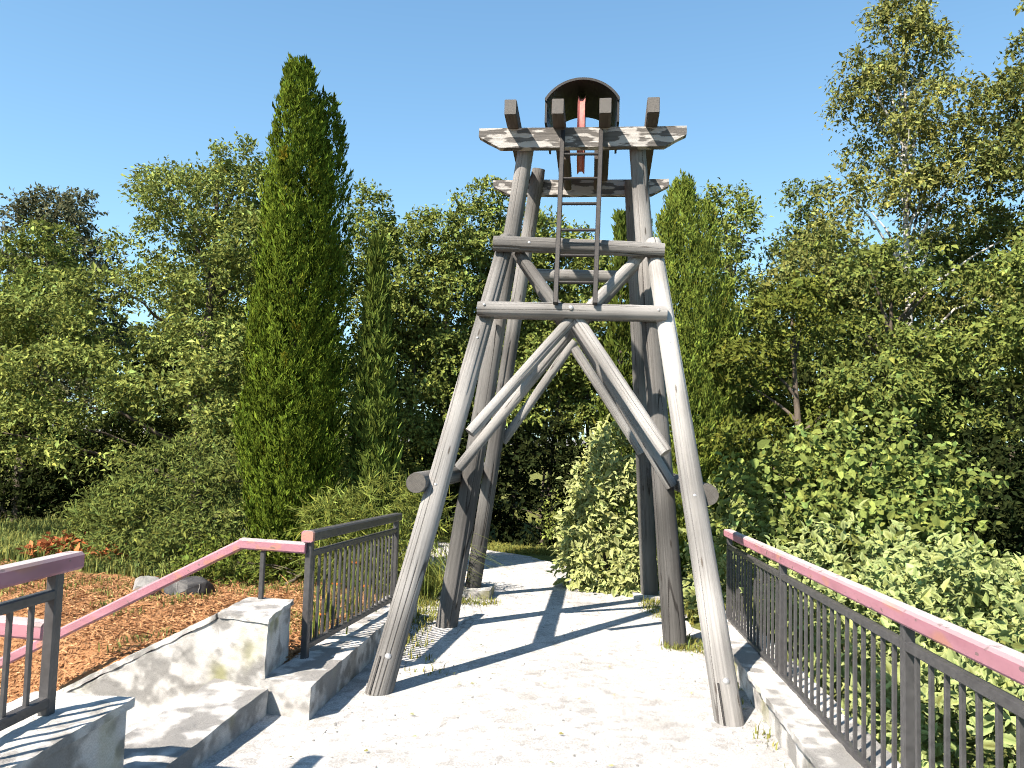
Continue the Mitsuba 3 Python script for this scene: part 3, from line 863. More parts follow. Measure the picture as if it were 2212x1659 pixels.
w3 = thing("stair_wall", "light concrete stair wall with flat pillar head, sloping down leftwards", "wall")
pil = [(-2.075, 4.925), (-2.45, 5.02), (-2.45, 5.50), (-2.14, 5.48)]
part(w3, "pillar", prism(pil, -1.0, 0.385, seg=0.06, rough=0.009, seed=31), "mat_concrete", label="stained pillar head of the stair wall")
part(w3, "pillar_cap", prism([(-2.060, 4.908), (-2.455, 5.005), (-2.47, 5.51), (-2.125, 5.50)], 0.385, 0.42, seg=0.035, rough=0.008, seed=32, freq=12), "mat_concrete")
run = [(-2.452, 5.022), (-6.2, 5.95), (-6.2, 6.2), (-2.452, 5.30)]
part(w3, "slope_wall", prism(run, -3.2, 0.0, seg=0.09, rough=0.011, seed=33, top=lambda x, y: stair_line(x) - 0.045), "mat_concrete")
V0 = grid_box(0, 3.75, 0, 0.30, 0, 0.04, 0.03, 0.011, 60)
v = np.array(V0.vertices)
v = np.stack([-2.47 - v[:, 0] * 0.9695, 5.012 + v[:, 0] * 0.245 + v[:, 1], v[:, 2]], -1)
v[:, 2] += stair_line(v[:, 0]) - 0.042
V0.vertices = v
V0.invert()
part(w3, "slope_cap", V0, "mat_concrete")

w4 = thing("stair_wall", "near concrete stair wall at the lower left corner carrying a railing", "wall")
part(w4, "wall", prism([(-2.035, -0.6), (-2.035, 3.335), (-2.48, 3.335), (-2.48, -0.6)], -1.2, 0.387, seg=0.08, rough=0.009, seed=35), "mat_concrete")
part(w4, "cap", grid_box(-2.50, -2.015, -0.6, 3.36, 0.387, 0.424, 0.035, 0.010, 36), "mat_concrete", smooth=40)
part(w4, "slope_wall", prism([(-2.482, 3.10), (-6.0, 3.10), (-6.0, 3.33), (-2.482, 3.33)], -3.2, 0.0, seg=0.12, rough=0.009, seed=37, top=lambda x, y: stair_line(x) - 0.01), "mat_concrete")

st = thing("stairs", "worn concrete stairs dropping away to the left between two walls", "stairs")
for k in range(9):
    xr, xl = -2.035 - (0.0 if k == 0 else 0.42 + 0.30 * (k - 1)), -2.035 - 0.42 - 0.30 * k
    zt = -0.018 - 0.155 * k
    part(st, "step", prism([(xr, 3.37), (xr, 4.87 + (0.02 if k == 0 else 0.10)), (xl, 5.02 + 0.25 * max(0, -2.45 - xl)), (xl, 3.37)], zt - 0.62, zt, seg=0.06, rough=0.011, seed=50 + k, freq=8), "mat_concrete")

# ------------------------------------------------------------------ railings
def railing(label, pts, group, top_h, mid_h, low_h, post_ys, pitch, over=0.05, hand=(0.085, 0.075), post_w=0.05, post_low=-0.02, grey=False):
    """A railing along the line pts[0] -> pts[1] given at its base; heights above that line."""
    t = thing("railing", label, "railing", group)
    a, b = np.asarray(pts[0], float), np.asarray(pts[1], float)
    L = np.linalg.norm(b - a)
    d = (b - a) / L
    z = np.array([0, 0, 1.0])
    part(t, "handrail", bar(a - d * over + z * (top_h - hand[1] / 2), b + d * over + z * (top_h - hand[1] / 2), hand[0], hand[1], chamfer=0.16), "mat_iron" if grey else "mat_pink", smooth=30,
         label="handrail with its shade painted in as dark grey" if grey else "faded pink painted handrail")
    if grey:  # dark grey paints in the handrail's shaded side; only its end stays pink
        part(t, "lit_end", bar(a - d * (over + 0.004) + z * (top_h - hand[1] / 2), a - d * (over - 0.03) + z * (top_h - hand[1] / 2), hand[0] + 0.005, hand[1] + 0.005, chamfer=0.16), "mat_pink", smooth=30, label="end of the handrail left in its sunlit pink")
    part(t, "mid_rail", bar(a + z * mid_h, b + z * mid_h, 0.042, 0.042), "mat_iron", smooth=30)
    part(t, "bottom_rail", bar(a + z * low_h, b + z * low_h, 0.044, 0.044), "mat_iron", smooth=30)
    for s in post_ys:
        p = a + d * s
        part(t, "post", bar(p + z * post_low, p + z * (top_h - hand[1] - 0.001), post_w, post_w, up=d), "mat_iron", smooth=30)
    s = pitch
    rng = np.random.default_rng(5)
    while s < L - 0.02:
        if min(abs(s - q_) for q_ in post_ys) > 0.045:
            p = a + d * s
            e = rng.normal(0, 0.0025, 2)
            part(t, "baluster", bar(p + z * (low_h + 0.02), p + z * (mid_h - 0.02) + [e[0], e[1], 0], 0.019, 0.019, up=d), "mat_iron")
        s += pitch
    return t


railing("long railing on the right with faded pink handrail above the kerb wall", ((1.395, -0.9, path_z(-0.9) + 0.222), (1.375, 7.86, path_z(7.86) + 0.222)), None,
        0.865, 0.70, 0.0 + 0.005, (0.11, 2.29, 4.47, 6.64, 8.74), 0.1285, over=0.06)
railing("middle railing behind the left raking leg with shade painted on its handrail", ((-2.02, 5.46, 0.012), (-1.90, 7.56, -0.05)), None, 0.91, 0.745, 0.085, (0.02, 2.08), 0.105, over=0.03, grey=True)
railing("near railing at the left edge standing on the stair wall cap", ((-2.25, 3.10, 0.424), (-2.25, -0.5, 0.424)), None, 0.66, 0.50, 0.055, (0.0, 1.75, 3.5), 0.125, over=0.12)


def stair_rail(label, y, poles, x0, xk, xe, z0, drop):
    t = thing("stair_handrail", label, "handrail")
    pts = [np.array([x0, y, z0]), np.array([xk, y, z0 + 0.012]), np.array([xe, y + 0.25 * (xk - xe) * (0.0), z0 + 0.012 - drop * (xk - xe)])]
    w, h = 0.085, 0.075
    part(t, "handrail", bar(pts[0], pts[1] - np.array([0.012, 0, 0]), w, h, chamfer=0.16), "mat_pink", smooth=30)
    part(t, "sloping_handrail", bar(pts[1] + [0.0, 0, -0.002], pts[2], w - 0.004, h - 0.004, chamfer=0.16), "mat_pink", smooth=30)
    for x, zb in poles:
        zt = z0 if x > xk else z0 - drop * (xk - x)
        part(t, "pole", bar((x, y, zb), (x, y, zt - h / 2), 0.032, 0.032), "mat_iron", smooth=30)
    return t


stair_rail("pink stair handrail with one pole behind the pillar head, sloping down leftwards", 5.46, [(-2.36, 0.38), (-4.9, -1.0)], -2.035, -2.52, -5.6, 0.80, 0.525)
stair_rail("short pink stair handrail glimpsed behind the near left railing", 3.22, [(-2.7, 0.2), (-4.6, -0.8)], -2.36, -2.66, -5.2, 0.735, 0.525)

# ------------------------------------------------------------------ objects in the bark bed
def lathe(prof, c, axis=(0, 0, 1), n=28):
    m = trimesh.creation.revolve(np.array(prof), sections=n)
    m.apply_transform(trimesh.geometry.align_vectors([0, 0, 1], nrm(axis)))
    m.apply_translation(c)
    return m


scene["mat_dark_rock"] = {"type": "twosided", "bsdf": {"type": "principled", "base_color": proc(lambda p, n, uv: mix((0.012, 0.012, 0.013), (0.05, 0.05, 0.052), fbm(p.x * 16, p.y * 16, p.z * 16, 3))), "roughness": 0.6}}


def rock(c, size, seed, cuts=26):
    """An angular boulder: the hull of a few points, finely divided, its faces slightly rough."""
    r = np.random.default_rng(seed)
    p = nrm(r.normal(size=(cuts, 3))) * (0.85 + 0.15 * r.random((cuts, 1)))
    p = np.sign(p) * np.abs(p) ** 0.72
    m = trimesh.Trimesh(p * np.asarray(size)).convex_hull.subdivide_to_size(0.05, max_iter=8)
    v = np.array(m.vertices)
    o = np.stack([meshkit.fbm(v * 14 + 9 * i + seed, 3, seed + i) - 0.5 for i in range(3)], -1)
    m.vertices = v + o * 0.03 + c
    return m


rk = thing("boulder", "pale grey angular boulder in the bark bed, left of the black one", "boulder")
part(rk, "stone", rock(np.array([-5.02, 8.48, float(terrain(-5.02, 8.48)) + 0.09]), (0.17, 0.15, 0.17), 3), "mat_pale", smooth=25)
rk = thing("boulder", "black boulder with thin pale strips as sunlit edges, lying in the bark bed", "boulder")
rcn = np.array([-4.50, 8.46, float(terrain(-4.5, 8.46)) + 0.08])
rm = rock(rcn, (0.30, 0.19, 0.17), 8)
part(rk, "stone", rm, "mat_dark_rock", smooth=25)
for a_, b_ in (((-0.10, 0.12), (0.02, -0.10)), ((0.16, 0.10), (0.17, -0.06)), ((0.03, -0.085), (0.16, -0.04))):  # pale strips painted on as rock edges catching the sun
    pts = []
    for t_ in np.linspace(0, 1, 12):
        o_ = rcn + [a_[0] + (b_[0] - a_[0]) * t_ + 0.006 * math.sin(9 * t_), -0.6, a_[1] + (b_[1] - a_[1]) * t_]
        hit, _, _ = rm.ray.intersects_location([o_], [[0, 1.0, 0]], multiple_hits=False)
        if len(hit):
            pts.append(hit[0] + [0, -0.001, 0])
    if len(pts) > 3:
        part(rk, "lit_edge", tube(pts, 0.006, 5), "mat_pale", smooth=True)

# bark chips, litter, weeds
rng = np.random.default_rng(77)
n = 60000
cxs, cys = -2.05 - 8.5 * rng.random(n) ** 1.25, 5.35 + 6.5 * rng.random(n) ** 1.2
den = meshkit.fbm(np.stack([cxs * 0.8, cys * 0.8, 0 * cxs], -1), 3, 9)
ok = (cys < 9.6 + 2.2 * (den - 0.5) + 0.25 * np.clip(-4 - cxs, 0, 5)) & ((cxs < -2.2) | (cys < 7.6)) & (cys > 5.3 + np.clip(-2.45 - cxs, 0, 4) * 0.25 + 0.05)
cxs, cys = cxs[ok], cys[ok]
n = len(cxs)
C = np.stack([cxs, cys, terrain(cxs, cys) + 0.012 + 0.02 * rng.random(n)], -1)
a = rng.random(n) * 2 * np.pi
D = nrm(np.stack([np.cos(a), np.sin(a), rng.normal(0, 0.3, n)], -1))
N = nrm(rng.normal(0, 0.45, (n, 3)) + [0, 0, 1])
tone = rng.random(n)[:, None]
cols = np.array([0.23, 0.115, 0.055]) * (1 - tone) + np.array([0.40, 0.235, 0.125]) * tone
cols *= np.exp(rng.normal(0, 0.25, n))[:, None]
v, f, c = leaves(C, D, N, 0.055 * np.exp(rng.normal(0, 0.5, n)), 0.016, np.clip(cols, 0, 0.7), 0.15)
structure("bark_mulch", (v, f), "mat_dry", color=c, kind="stuff", label="orange brown bark chips covering the planting bed", cat="bark mulch")


def patch(cx, cy, rx, ry, n, rng):
    a, r = rng.random(n) * 2 * np.pi, np.sqrt(rng.random(n))
    x, y = cx + np.cos(a) * r * rx, cy + np.sin(a) * r * ry
    return np.stack([x, y, terrain(x, y)], -1)


GREEN = (0.115, 0.14, 0.030)
# weeds dotted over the bed
ms = []
w = np.stack([-2.2 - 6 * rng.random(900), 5.6 + 4.6 * rng.random(900)], -1)
k = meshkit.fbm(np.stack([w[:, 0], w[:, 1], w[:, 0] * 0], -1) * 0.9, 3, 31)
w = w[(k > 0.50) & (w[:, 1] > 5.5 + np.clip(-2.45 - w[:, 0], 0, 4) * 0.25)]
W3 = np.concatenate([w, terrain(w[:, 0], w[:, 1])[:, None]], -1)
structure("weeds", blades(rng, W3, 9, 0.07, 0.012, (0.17, 0.19, 0.06), 1.0, 0.05)[:2], "mat_leaf", color=None, kind="stuff") if False else None
vw = blades(rng, W3, 9, 0.07, 0.012, (0.17, 0.19, 0.06), 1.0, 0.05)
structure("weeds", vw[:2], "mat_leaf", color=vw[2], kind="stuff", label="small pale green weeds scattered through the bark bed", cat="weeds")
# grass: along the path's edges, at the wall feet and on the far verge
G = [patch(-2.1, 10.0, 0.35, 1.4, 260, rng), patch(-1.72, 8.7, 0.22, 0.9, 130, rng), patch(0.0, 12.9, 0.35, 0.6, 300, rng), patch(-1.2, 15.4, 1.2, 0.55, 500, rng), patch(0.95, 9.6, 0.28, 0.9, 200, rng), patch(1.0, 7.6, 0.16, 0.35, 60, rng),
     patch(-1.35, 9.25, 0.3, 0.18, 60, rng), patch(-1.25, 6.35, 0.20, 0.4, 6, rng), patch(0.86, 7.42, 0.14, 0.10, 30, rng), patch(-1.64, 7.4, 0.07, 0.7, 26, rng), patch(1.14, 5.4, 0.03, 1.3, 9, rng), patch(0.35, 11.9, 0.3, 0.5, 120, rng), patch(-1.5, 6.75, 0.10, 0.35, 8, rng)]
vg = blades(rng, np.vstack(G), 10, 0.085, 0.011, (0.19, 0.20, 0.055), 0.9, 0.04)
structure("verge_grass", vg[:2], "mat_leaf", color=vg[2], kind="stuff", label="short sunlit grass along the path edges", cat="grass")
G = [patch(-9.8, 14.0, 3.4, 2.4, 3400, rng), patch(-9.0, 11.7, 2.6, 1.0, 1300, rng), patch(-5.5, 10.4, 1.6, 0.6, 500, rng)]
vg = blades(rng, np.vstack(G), 9, 0.16, 0.018, (0.18, 0.205, 0.065), 0.9, 0.06)
structure("meadow_grass", vg[:2], "mat_leaf", color=vg[2], kind="stuff", label="rough green ground cover beyond the bark bed", cat="ground cover")
# leaf litter on the path
n = 110
lx, ly = rng.uniform(-1.6, 1.1, n), 3.4 + 8 * rng.random(n) ** 1.3
edgey = rng.random(n) < 0.45
lx = np.where(edgey, np.where(rng.random(n) < 0.5, -1.62, 1.08) + rng.normal(0, 0.08, n), lx)
C = np.stack([lx, ly, path_z(ly) + 0.014], -1)
a = rng.random(n) * 6.28
v, f, c = leaves(C, np.stack([np.cos(a), np.sin(a), 0.05 + 0 * a], -1), nrm(rng.normal(0, 0.25, (n, 3)) + [0, 0, 1]), rng.uniform(0.02, 0.045, n), rng.uniform(0.012, 0.025, n), leaf_colors(rng, n, (0.24, 0.22, 0.08), 0.3, 0.6), 0.2)
structure("leaf_litter", (v, f), "mat_dry", color=c, kind="stuff", label="a few dry fallen leaves on the pale path", cat="leaf litter")

n = 520
gy_ = 3.0 + 6.5 * rng.random(n) ** 1.2
side_ = rng.random(n) < 0.6
gx_ = np.where(side_, np.where(rng.random(n) < 0.5, -1.60 + np.abs(rng.normal(0, 0.10, n)), 1.12 - np.abs(rng.normal(0, 0.10, n))), rng.uniform(-1.6, 1.1, n))
ico = trimesh.creation.icosphere(0)
V, Fs = [], []
for k in range(n):
    r_ = 0.003 + 0.006 * rng.random() ** 2
    V.append(np.array(ico.vertices) * r_ * rng.uniform(0.6, 1.3, 3) + [gx_[k], gy_[k], path_z(gy_[k]) + r_ * 0.4])
    Fs.append(np.array(ico.faces) + 12 * k)
structure("loose_grit", (np.vstack(V), np.vstack(Fs)), "mat_pale", kind="stuff", label="loose grit lying along the edges of the pale path", cat="grit")

# ------------------------------------------------------------------ planting on the left
conifer("cypress_tree", "tallest dark green columnar cypress left of the tower", (-4.05, 10.45, -0.38), 7.42, 0.60, 101, (0.085, 0.125, 0.016), n=78000, spray=0.060,
        lobes=((-0.02, -0.36, 6.0, 0.34), (0.40, 0.10, 5.75, 0.20), (0.30, 0.42, 7.10, 0.46), (-0.36, -0.22, 4.3, 0.34), (-0.56, -0.1, 2.6, 0.34), (0.30, 0.0, 3.6, 0.30)), lean=(-0.30, 0.0), flute=0.15, tip=0.45, tongue=0.26)
conifer("columnar_conifer", "slim columnar conifer close to the right of the tallest cypress", (-3.08, 10.9, -0.38), 4.85, 0.27, 102, (0.085, 0.118, 0.024), n=16000, spray=0.11, lobes=((0.12, -0.1, 3.4, 0.2),), lean=(-0.12, 0), flute=0.25)
conifer("columnar_conifer", "bright green columnar conifer just right of the tower", (1.50, 13.2, -0.45), 6.65, 0.62, 103, (0.125, 0.165, 0.030), n=60000, spray=0.062, lobes=((-0.30, -0.25, 6.0, 0.40), (0.38, -0.05, 6.25, 0.46), (0.72, 0.1, 4.9, 0.40), (-0.1, -0.45, 3.6, 0.36)), lean=(-0.05, 0.0), flute=0.36, tip=0.5)
conifer("columnar_conifer", "thin dark conifer tip seen between the tower posts", (0.62, 16.2, -0.5), 7.0, 0.36, 104, (0.07, 0.095, 0.018), n=14000, spray=0.12, lean=(-0.10, 0.0))
rng = np.random.default_rng(200)
jb = np.array([[-6.9, 11.2, 0.25, 0.85, 0.7, 0.62], [-6.1, 11.0, 0.65, 0.85, 0.75, 0.80], [-5.4, 10.9, 0.35, 0.75, 0.7, 0.85], [-6.3, 10.5, 0.05, 0.8, 0.55, 0.55], [-5.5, 10.35, -0.05, 0.6, 0.5, 0.5], [-7.3, 11.3, -0.05, 0.55, 0.5, 0.45], [-5.0, 10.75, 0.9, 0.5, 0.45, 0.8]])
make_tree("juniper_bush", "broad feathery juniper bush sprawling left of the tallest cypress", "bush", (-6.0, 11.0, -0.45), (-5.9, 11.0, 0.9), jb, 201, (0.125, 0.155, 0.042), trunk_r=0.06, crown_name="foliage", leaf=0.085, width=0.24, twigs=85, per=15, twig_len=0.30, up=0.25, shell=0.22, spread=0.2)
tree_auto("shade_thicket", "added thicket at the left edge, leaves coloured black for shade", -13.0, 15.6, -0.6, 1.9, 2.6, 20, 320, (0.022, 0.03, 0.010), prof="col", r=(0.5, 0.8), trunk_r=0.08, hy=0.8, cat="thicket", leaf=0.11, twigs=22, per=11) if False else None
# low shrubs and plants round the cypress foot
sb = np.array([[-4.55, 9.75, -0.12, 0.5, 0.4, 0.32], [-3.9, 9.6, -0.05, 0.45, 0.4, 0.36], [-3.35, 9.9, 0.05, 0.42, 0.4, 0.42], [-2.95, 10.1, 0.0, 0.35, 0.35, 0.40], [-5.0, 9.9, -0.15, 0.4, 0.35, 0.28]])
make_tree("cotoneaster_shrub", "low leafy shrub skirting the foot of the tallest cypress", "shrub", (-4.0, 9.8, -0.4), (-3.9, 9.8, 0.0), sb, 202, (0.095, 0.125, 0.025), trunk_r=0.03, crown_name="foliage", leaf=0.06, width=0.5, twigs=70, per=12, twig_len=0.22)
t = thing("ornamental_grass", "pale arching ornamental grass behind the middle railing", "ornamental grass")
rng = np.random.default_rng(210)
bl = joined([blades(rng, [(-2.95 + 0.22 * k, 9.30 + 0.15 * (k % 2), -0.3) for k in range(6)], 110, 0.70, 0.011, (0.17, 0.20, 0.05), 2.2, 0.14),
             blob_foliage(rng, [[-3.0, 9.35, 0.55, 0.5, 0.4, 0.35], [-2.5, 9.3, 0.75, 0.42, 0.35, 0.35], [-2.1, 9.5, 0.55, 0.35, 0.3, 0.4], [-2.75, 9.2, 0.2, 0.6, 0.35, 0.35]], (0.16, 0.19, 0.045), leaf=0.13, width=0.09, twigs=85, per=12, twig_len=0.25, up=0.2, fill=0.0, gaps=0.0)])
part(t, "blades", bl[:2], "mat_leaf", color=bl[2], kind="stuff")
t = thing("hosta_plant", "reddish brown leafy plant at the far left of the bark bed", "plant")
rng = np.random.default_rng(211)
bl = blob_foliage(rng, [[-7.7, 11.0, -0.28, 0.65, 0.3, 0.22], [-7.0, 10.7, -0.30, 0.4, 0.25, 0.16]], (0.30, 0.105, 0.045), leaf=0.10, twigs=60, per=8, twig_len=0.16)
part(t, "foliage", bl[:2], "mat_leaf", color=bl[2], kind="stuff")
t = thing("orange_lilies", "small clump of orange flowers by the middle railing", "flowers")
rng = np.random.default_rng(212)
bl = blades(rng, [(-2.2, 7.3, -0.08), (-2.25, 6.7, -0.06), (-2.2, 6.2, -0.04), (-2.35, 7.0, -0.07)], 26, 0.42, 0.014, (0.12, 0.15, 0.03), 0.9, 0.07)
part(t, "stems", bl[:2], "mat_leaf", color=bl[2], kind="stuff")
for k, (x, y, z) in enumerate(((-2.16, 6.55, 0.32), (-2.2, 7.2, 0.40), (-2.13, 7.32, 0.16), (-2.17, 6.2, 0.14))):
    m = 9
    a = np.arange(m) / m * 6.283
    D = np.stack([np.cos(a), np.sin(a), 0.5 + 0 * a], -1)
    v, f, c = leaves(np.repeat([[x, y, z]], m, 0), D, nrm(D * [-0.5, -0.5, 1] + [0, 0, 0.8]), 0.055, 0.028, leaf_colors(rng, m, (0.50, 0.16, 0.035), 0.15, 0.2), 0.2)
    part(t, "flower", (v, f), "mat_leaf", color=c)

# ------------------------------------------------------------------ trees on the left and behind
OLIVE, LIME, DEEP = (0.148, 0.184, 0.047), (0.170, 0.205, 0.056), (0.070, 0.088, 0.022)


def tree_auto(name, label, x, y, z0, z1, hw, n, seed, col, prof="egg", r=(0.35, 0.6), flat=0.75, base_z=None, hy=None, cat="tree", dx=0.0, group=None, extra=None, **k):
    rng = np.random.default_rng(seed)
    b = crown_blobs(rng, x, y, z0, z1, hw, n, prof, r, flat, hy)
    if extra is not None:
        b = np.vstack([b, extra])
    bz = float(terrain(x, y)) - 0.1 if base_z is None else base_z
    return make_tree(name, label, cat, (x + dx, y, bz), (x, y, z1 - 0.25 * (z1 - z0)), b, seed + 1, col, group=group, **k)


# the layered robinia-like tree at the left with lower sprays drooping to the bark bed
lay = [[-8.6, 13.2, 4.1, 1.4, 1.0, 0.42], [-10.3, 13.4, 3.6, 1.3, 1.0, 0.40], [-7.2, 13.4, 3.3, 1.1, 0.9, 0.38], [-9.4, 12.8, 2.7, 1.4, 0.9, 0.36], [-11.2, 13.0, 2.3, 1.2, 0.9, 0.34], [-7.6, 12.8, 2.2, 1.1, 0.8, 0.36], [-6.2, 12.6, 2.6, 0.9, 0.8, 0.45], [-6.0, 12.3, 1.7, 0.8, 0.7, 0.45], [-9.9, 12.7, 1.75, 1.1, 0.8, 0.28], [-11.8, 13.4, 3.9, 1.1, 0.9, 0.45], [-12.0, 12.9, 1.55, 1.2, 0.9, 0.26], [-10.6, 12.6, 1.15, 1.0, 0.8, 0.22], [-9.0, 12.6, 1.15, 0.9, 0.7, 0.25]]
tree_auto("robinia_tree", "large bright robinia left of the cypress with layered drooping branches", -8.0, 15.2, 4.3, 7.75, 2.6, 26, 300, LIME, r=(0.55, 0.95), flat=0.6, hy=2.0, extra=lay, trunk_r=0.16, leaf=0.085, width=0.5, twigs=36, per=14, twig_len=0.34, up=0.15, layer=0.55, gaps=0.49, cell=1.4)
tree_auto("broadleaf_tree", "tall green tree directly behind the bright robinia", -9.3, 18.2, 1.5, 6.9, 2.4, 26, 306, OLIVE, r=(0.6, 0.95), trunk_r=0.14, leaf=0.10, twigs=26, per=12, back=0.3)
tree_auto("broadleaf_tree", "purplish tree showing at the far left of the skyline", -15.0, 19.5, 2.0, 8.5, 2.2, 22, 310, (0.105, 0.112, 0.062), r=(0.6, 1.0), trunk_r=0.16, leaf=0.11, twigs=24, per=12)
tree_auto("broadleaf_tree", "lower green tree at the left edge beneath the purplish one", -12.6, 16.0, 1.2, 6.2, 2.0, 20, 312, OLIVE, r=(0.5, 0.9), trunk_r=0.14, leaf=0.10, twigs=30, per=12)
tree_auto("broadleaf_tree", "dark dense tree behind the juniper bush", -9.5, 17.5, -0.3, 4.2, 3.2, 22, 314, (0.055, 0.07, 0.02), r=(0.6, 1.0), trunk_r=0.15, leaf=0.11, twigs=14, per=11)
tree_auto("broadleaf_tree", "green tree filling the gap between robinia and cypress", -5.6, 14.2, -0.2, 5.6, 1.35, 20, 316, OLIVE, r=(0.4, 0.7), trunk_r=0.12, leaf=0.085, twigs=40, per=12)

tree_auto("shade_thicket", "added thicket at the left edge, leaves coloured black for shade", -13.0, 16.2, -0.7, 1.9, 3.6, 24, 320, (0.022, 0.03, 0.010), prof="col", r=(0.5, 0.8), trunk_r=0.08, hy=0.8, cat="thicket", leaf=0.11, twigs=22, per=11)  # near-black leaf colour stands for the shade under the branches
HG = "beech trees in the tall hedge behind the tower"
hedge = [(-5.0, 17.0, 7.4, 0.75, "beech tree in the tall hedge, nearest the slim conifer"), (-4.2, 17.0, 6.9, 0.85, "second beech tree in the hedge right of the slim conifer"), (-3.4, 17.4, 6.7, 0.85, "beech tree in the hedge at its lowest dip"),
         (-2.7, 17.8, 7.8, 0.80, "tallest beech tree in the hedge left of the tower top"), (-1.9, 17.8, 7.5, 0.80, "beech tree in the hedge just left of the tower legs"), (-0.95, 18.2, 7.1, 0.85, "beech tree in the hedge seen through the left half of the tower"), (0.05, 18.2, 6.2, 0.85, "lower beech tree in the hedge seen behind the ladder")]
for k, (x, y, zt, hw_, lab) in enumerate(hedge):
    z0 = 0.1 if x < -3 else 1.75
    tree_auto("beech_tree", lab, x, y, z0, zt, hw_ * 1.15, 36, 330 + 3 * k, (0.160, 0.194, 0.050) if k % 2 else (0.145, 0.180, 0.046), prof="col", r=(0.30, 0.58), flat=0.85, hy=0.9, group=None, trunk_r=0.07, leaf=0.085, width=0.58, twigs=44, per=12, twig_len=0.24, back=0.3)
tree_auto("broadleaf_tree", "small sunlit sapling in the dark hollow behind the path", -0.75, 16.6, -0.5, 0.5, 0.35, 6, 360, OLIVE, r=(0.15, 0.28), trunk_r=0.02, leaf=0.075, twigs=30, per=9)
# added thicket closing the hollow; near-black leaves paint in its shade
tree_auto("shade_thicket", "added thicket in the hollow beyond the path, shade in its leaf colour", -1.0, 17.3, -0.9, 2.3, 2.9, 30, 362, (0.018, 0.025, 0.009), prof="col", r=(0.5, 0.8), trunk_r=0.06, hy=0.45, cat="thicket", leaf=0.12, twigs=16, per=11)

# ------------------------------------------------------------------ right-hand side
tree_auto("broadleaf_tree", "rounded green tree behind the conifer right of the tower", 2.75, 16.0, 0.2, 7.25, 1.15, 34, 400, OLIVE, r=(0.35, 0.65), trunk_r=0.10, leaf=0.085, twigs=44, per=12)
tree_auto("broadleaf_tree", "tree with airy top in the skyline dip right of the rounded one", 4.55, 17.0, 1.0, 7.6, 1.15, 26, 404, (0.10, 0.13, 0.04), r=(0.3, 0.6), trunk_r=0.07, leaf=0.085, twigs=30, per=11)
tree_auto("birch_tree", "tall airy birch with pale trunk at upper right", 5.85, 15.0, 6.0, 10.5, 1.35, 34, 408, (0.165, 0.178, 0.055), r=(0.30, 0.62), trunk_r=0.10, bark="mat_birch_bark", dx=0.1, leaf=0.085, twigs=40, per=13, twig_len=0.34, up=-0.1, trunk_wob=0.08,
          extra=[[4.75, 14.8, 6.4, 0.5, 0.5, 0.32], [4.4, 14.8, 5.7, 0.5, 0.5, 0.35], [6.7, 15.0, 6.1, 0.5, 0.4, 0.25], [6.3, 15, 5.6, 0.4, 0.4, 0.2], [8.2, 15.2, 5.0, 0.9, 0.6, 0.7], [7.4, 15.4, 4.6, 0.8, 0.6, 0.7], [8.9, 15.0, 6.0, 0.7, 0.6, 0.6], [4.0, 15.2, 5.0, 0.7, 0.5, 0.5], [5.2, 15.4, 4.9, 0.8, 0.6, 0.6], [6.3, 15.4, 4.6, 0.8, 0.6, 0.5]])
tree_auto("birch_tree", "second birch at the upper right corner of the frame", 7.9, 14.2, 5.2, 10.2, 1.15, 24, 412, (0.125, 0.142, 0.042), r=(0.35, 0.65), trunk_r=0.09, bark="mat_birch_bark", leaf=0.085, twigs=42, per=12)
tree_auto("hornbeam_tree", "hornbeam with sunlit layered branches right of the conifer", 3.2, 12.8, 1.0, 4.6, 1.3, 20, 416, (0.105, 0.125, 0.026), r=(0.45, 0.75), flat=0.45, trunk_r=0.10, leaf=0.085, twigs=44, per=12, layer=0.6, up=0.1, gaps=0.54, cell=1.5)
tree_auto("hornbeam_tree", "dense hornbeam filling the middle of the right side", 4.9, 13.2, 0.4, 5.3, 1.6, 30, 420, (0.132, 0.164, 0.043), r=(0.45, 0.75), flat=0.5, trunk_r=0.12, leaf=0.085, twigs=42, per=12, layer=0.5, up=0.1, gaps=0.54, cell=1.5)
tree_auto("hornbeam_tree", "shadowed hornbeam at the right edge above the shrubs", 7.0, 12.0, 3.0, 5.6, 1.6, 24, 424, (0.132, 0.164, 0.043), r=(0.45, 0.75), flat=0.5, trunk_r=0.12, leaf=0.085, twigs=42, per=12, layer=0.5, up=0.1, gaps=0.54, cell=1.5)
tree_auto("shade_thicket", "undergrowth under the trees on the right, shade in its leaf colour", 5.6, 15.2, -1.0, 3.6, 3.8, 26, 428, (0.03, 0.04, 0.013), prof="col", r=(0.6, 1.0), trunk_r=0.1, hy=1.2, cat="thicket", leaf=0.12, twigs=14, per=11)  # dark leaf colour stands in for the shade below the trees

for k, (x, zt, lab) in enumerate(((4.7, 6.5, "leafy tree closing the wall of foliage left of the pale birch trunk"), (6.6, 6.3, "leafy tree closing the wall of foliage behind the birch"), (8.6, 7.0, "leafy tree at the right edge under the second birch"))):
    tree_auto("broadleaf_tree", lab, x, 16.8, 2.4, zt, 1.35, 24, 480 + 3 * k, OLIVE, prof="col", r=(0.5, 0.8), trunk_r=0.09, hy=0.8, leaf=0.095, twigs=30, per=12, back=0.3)
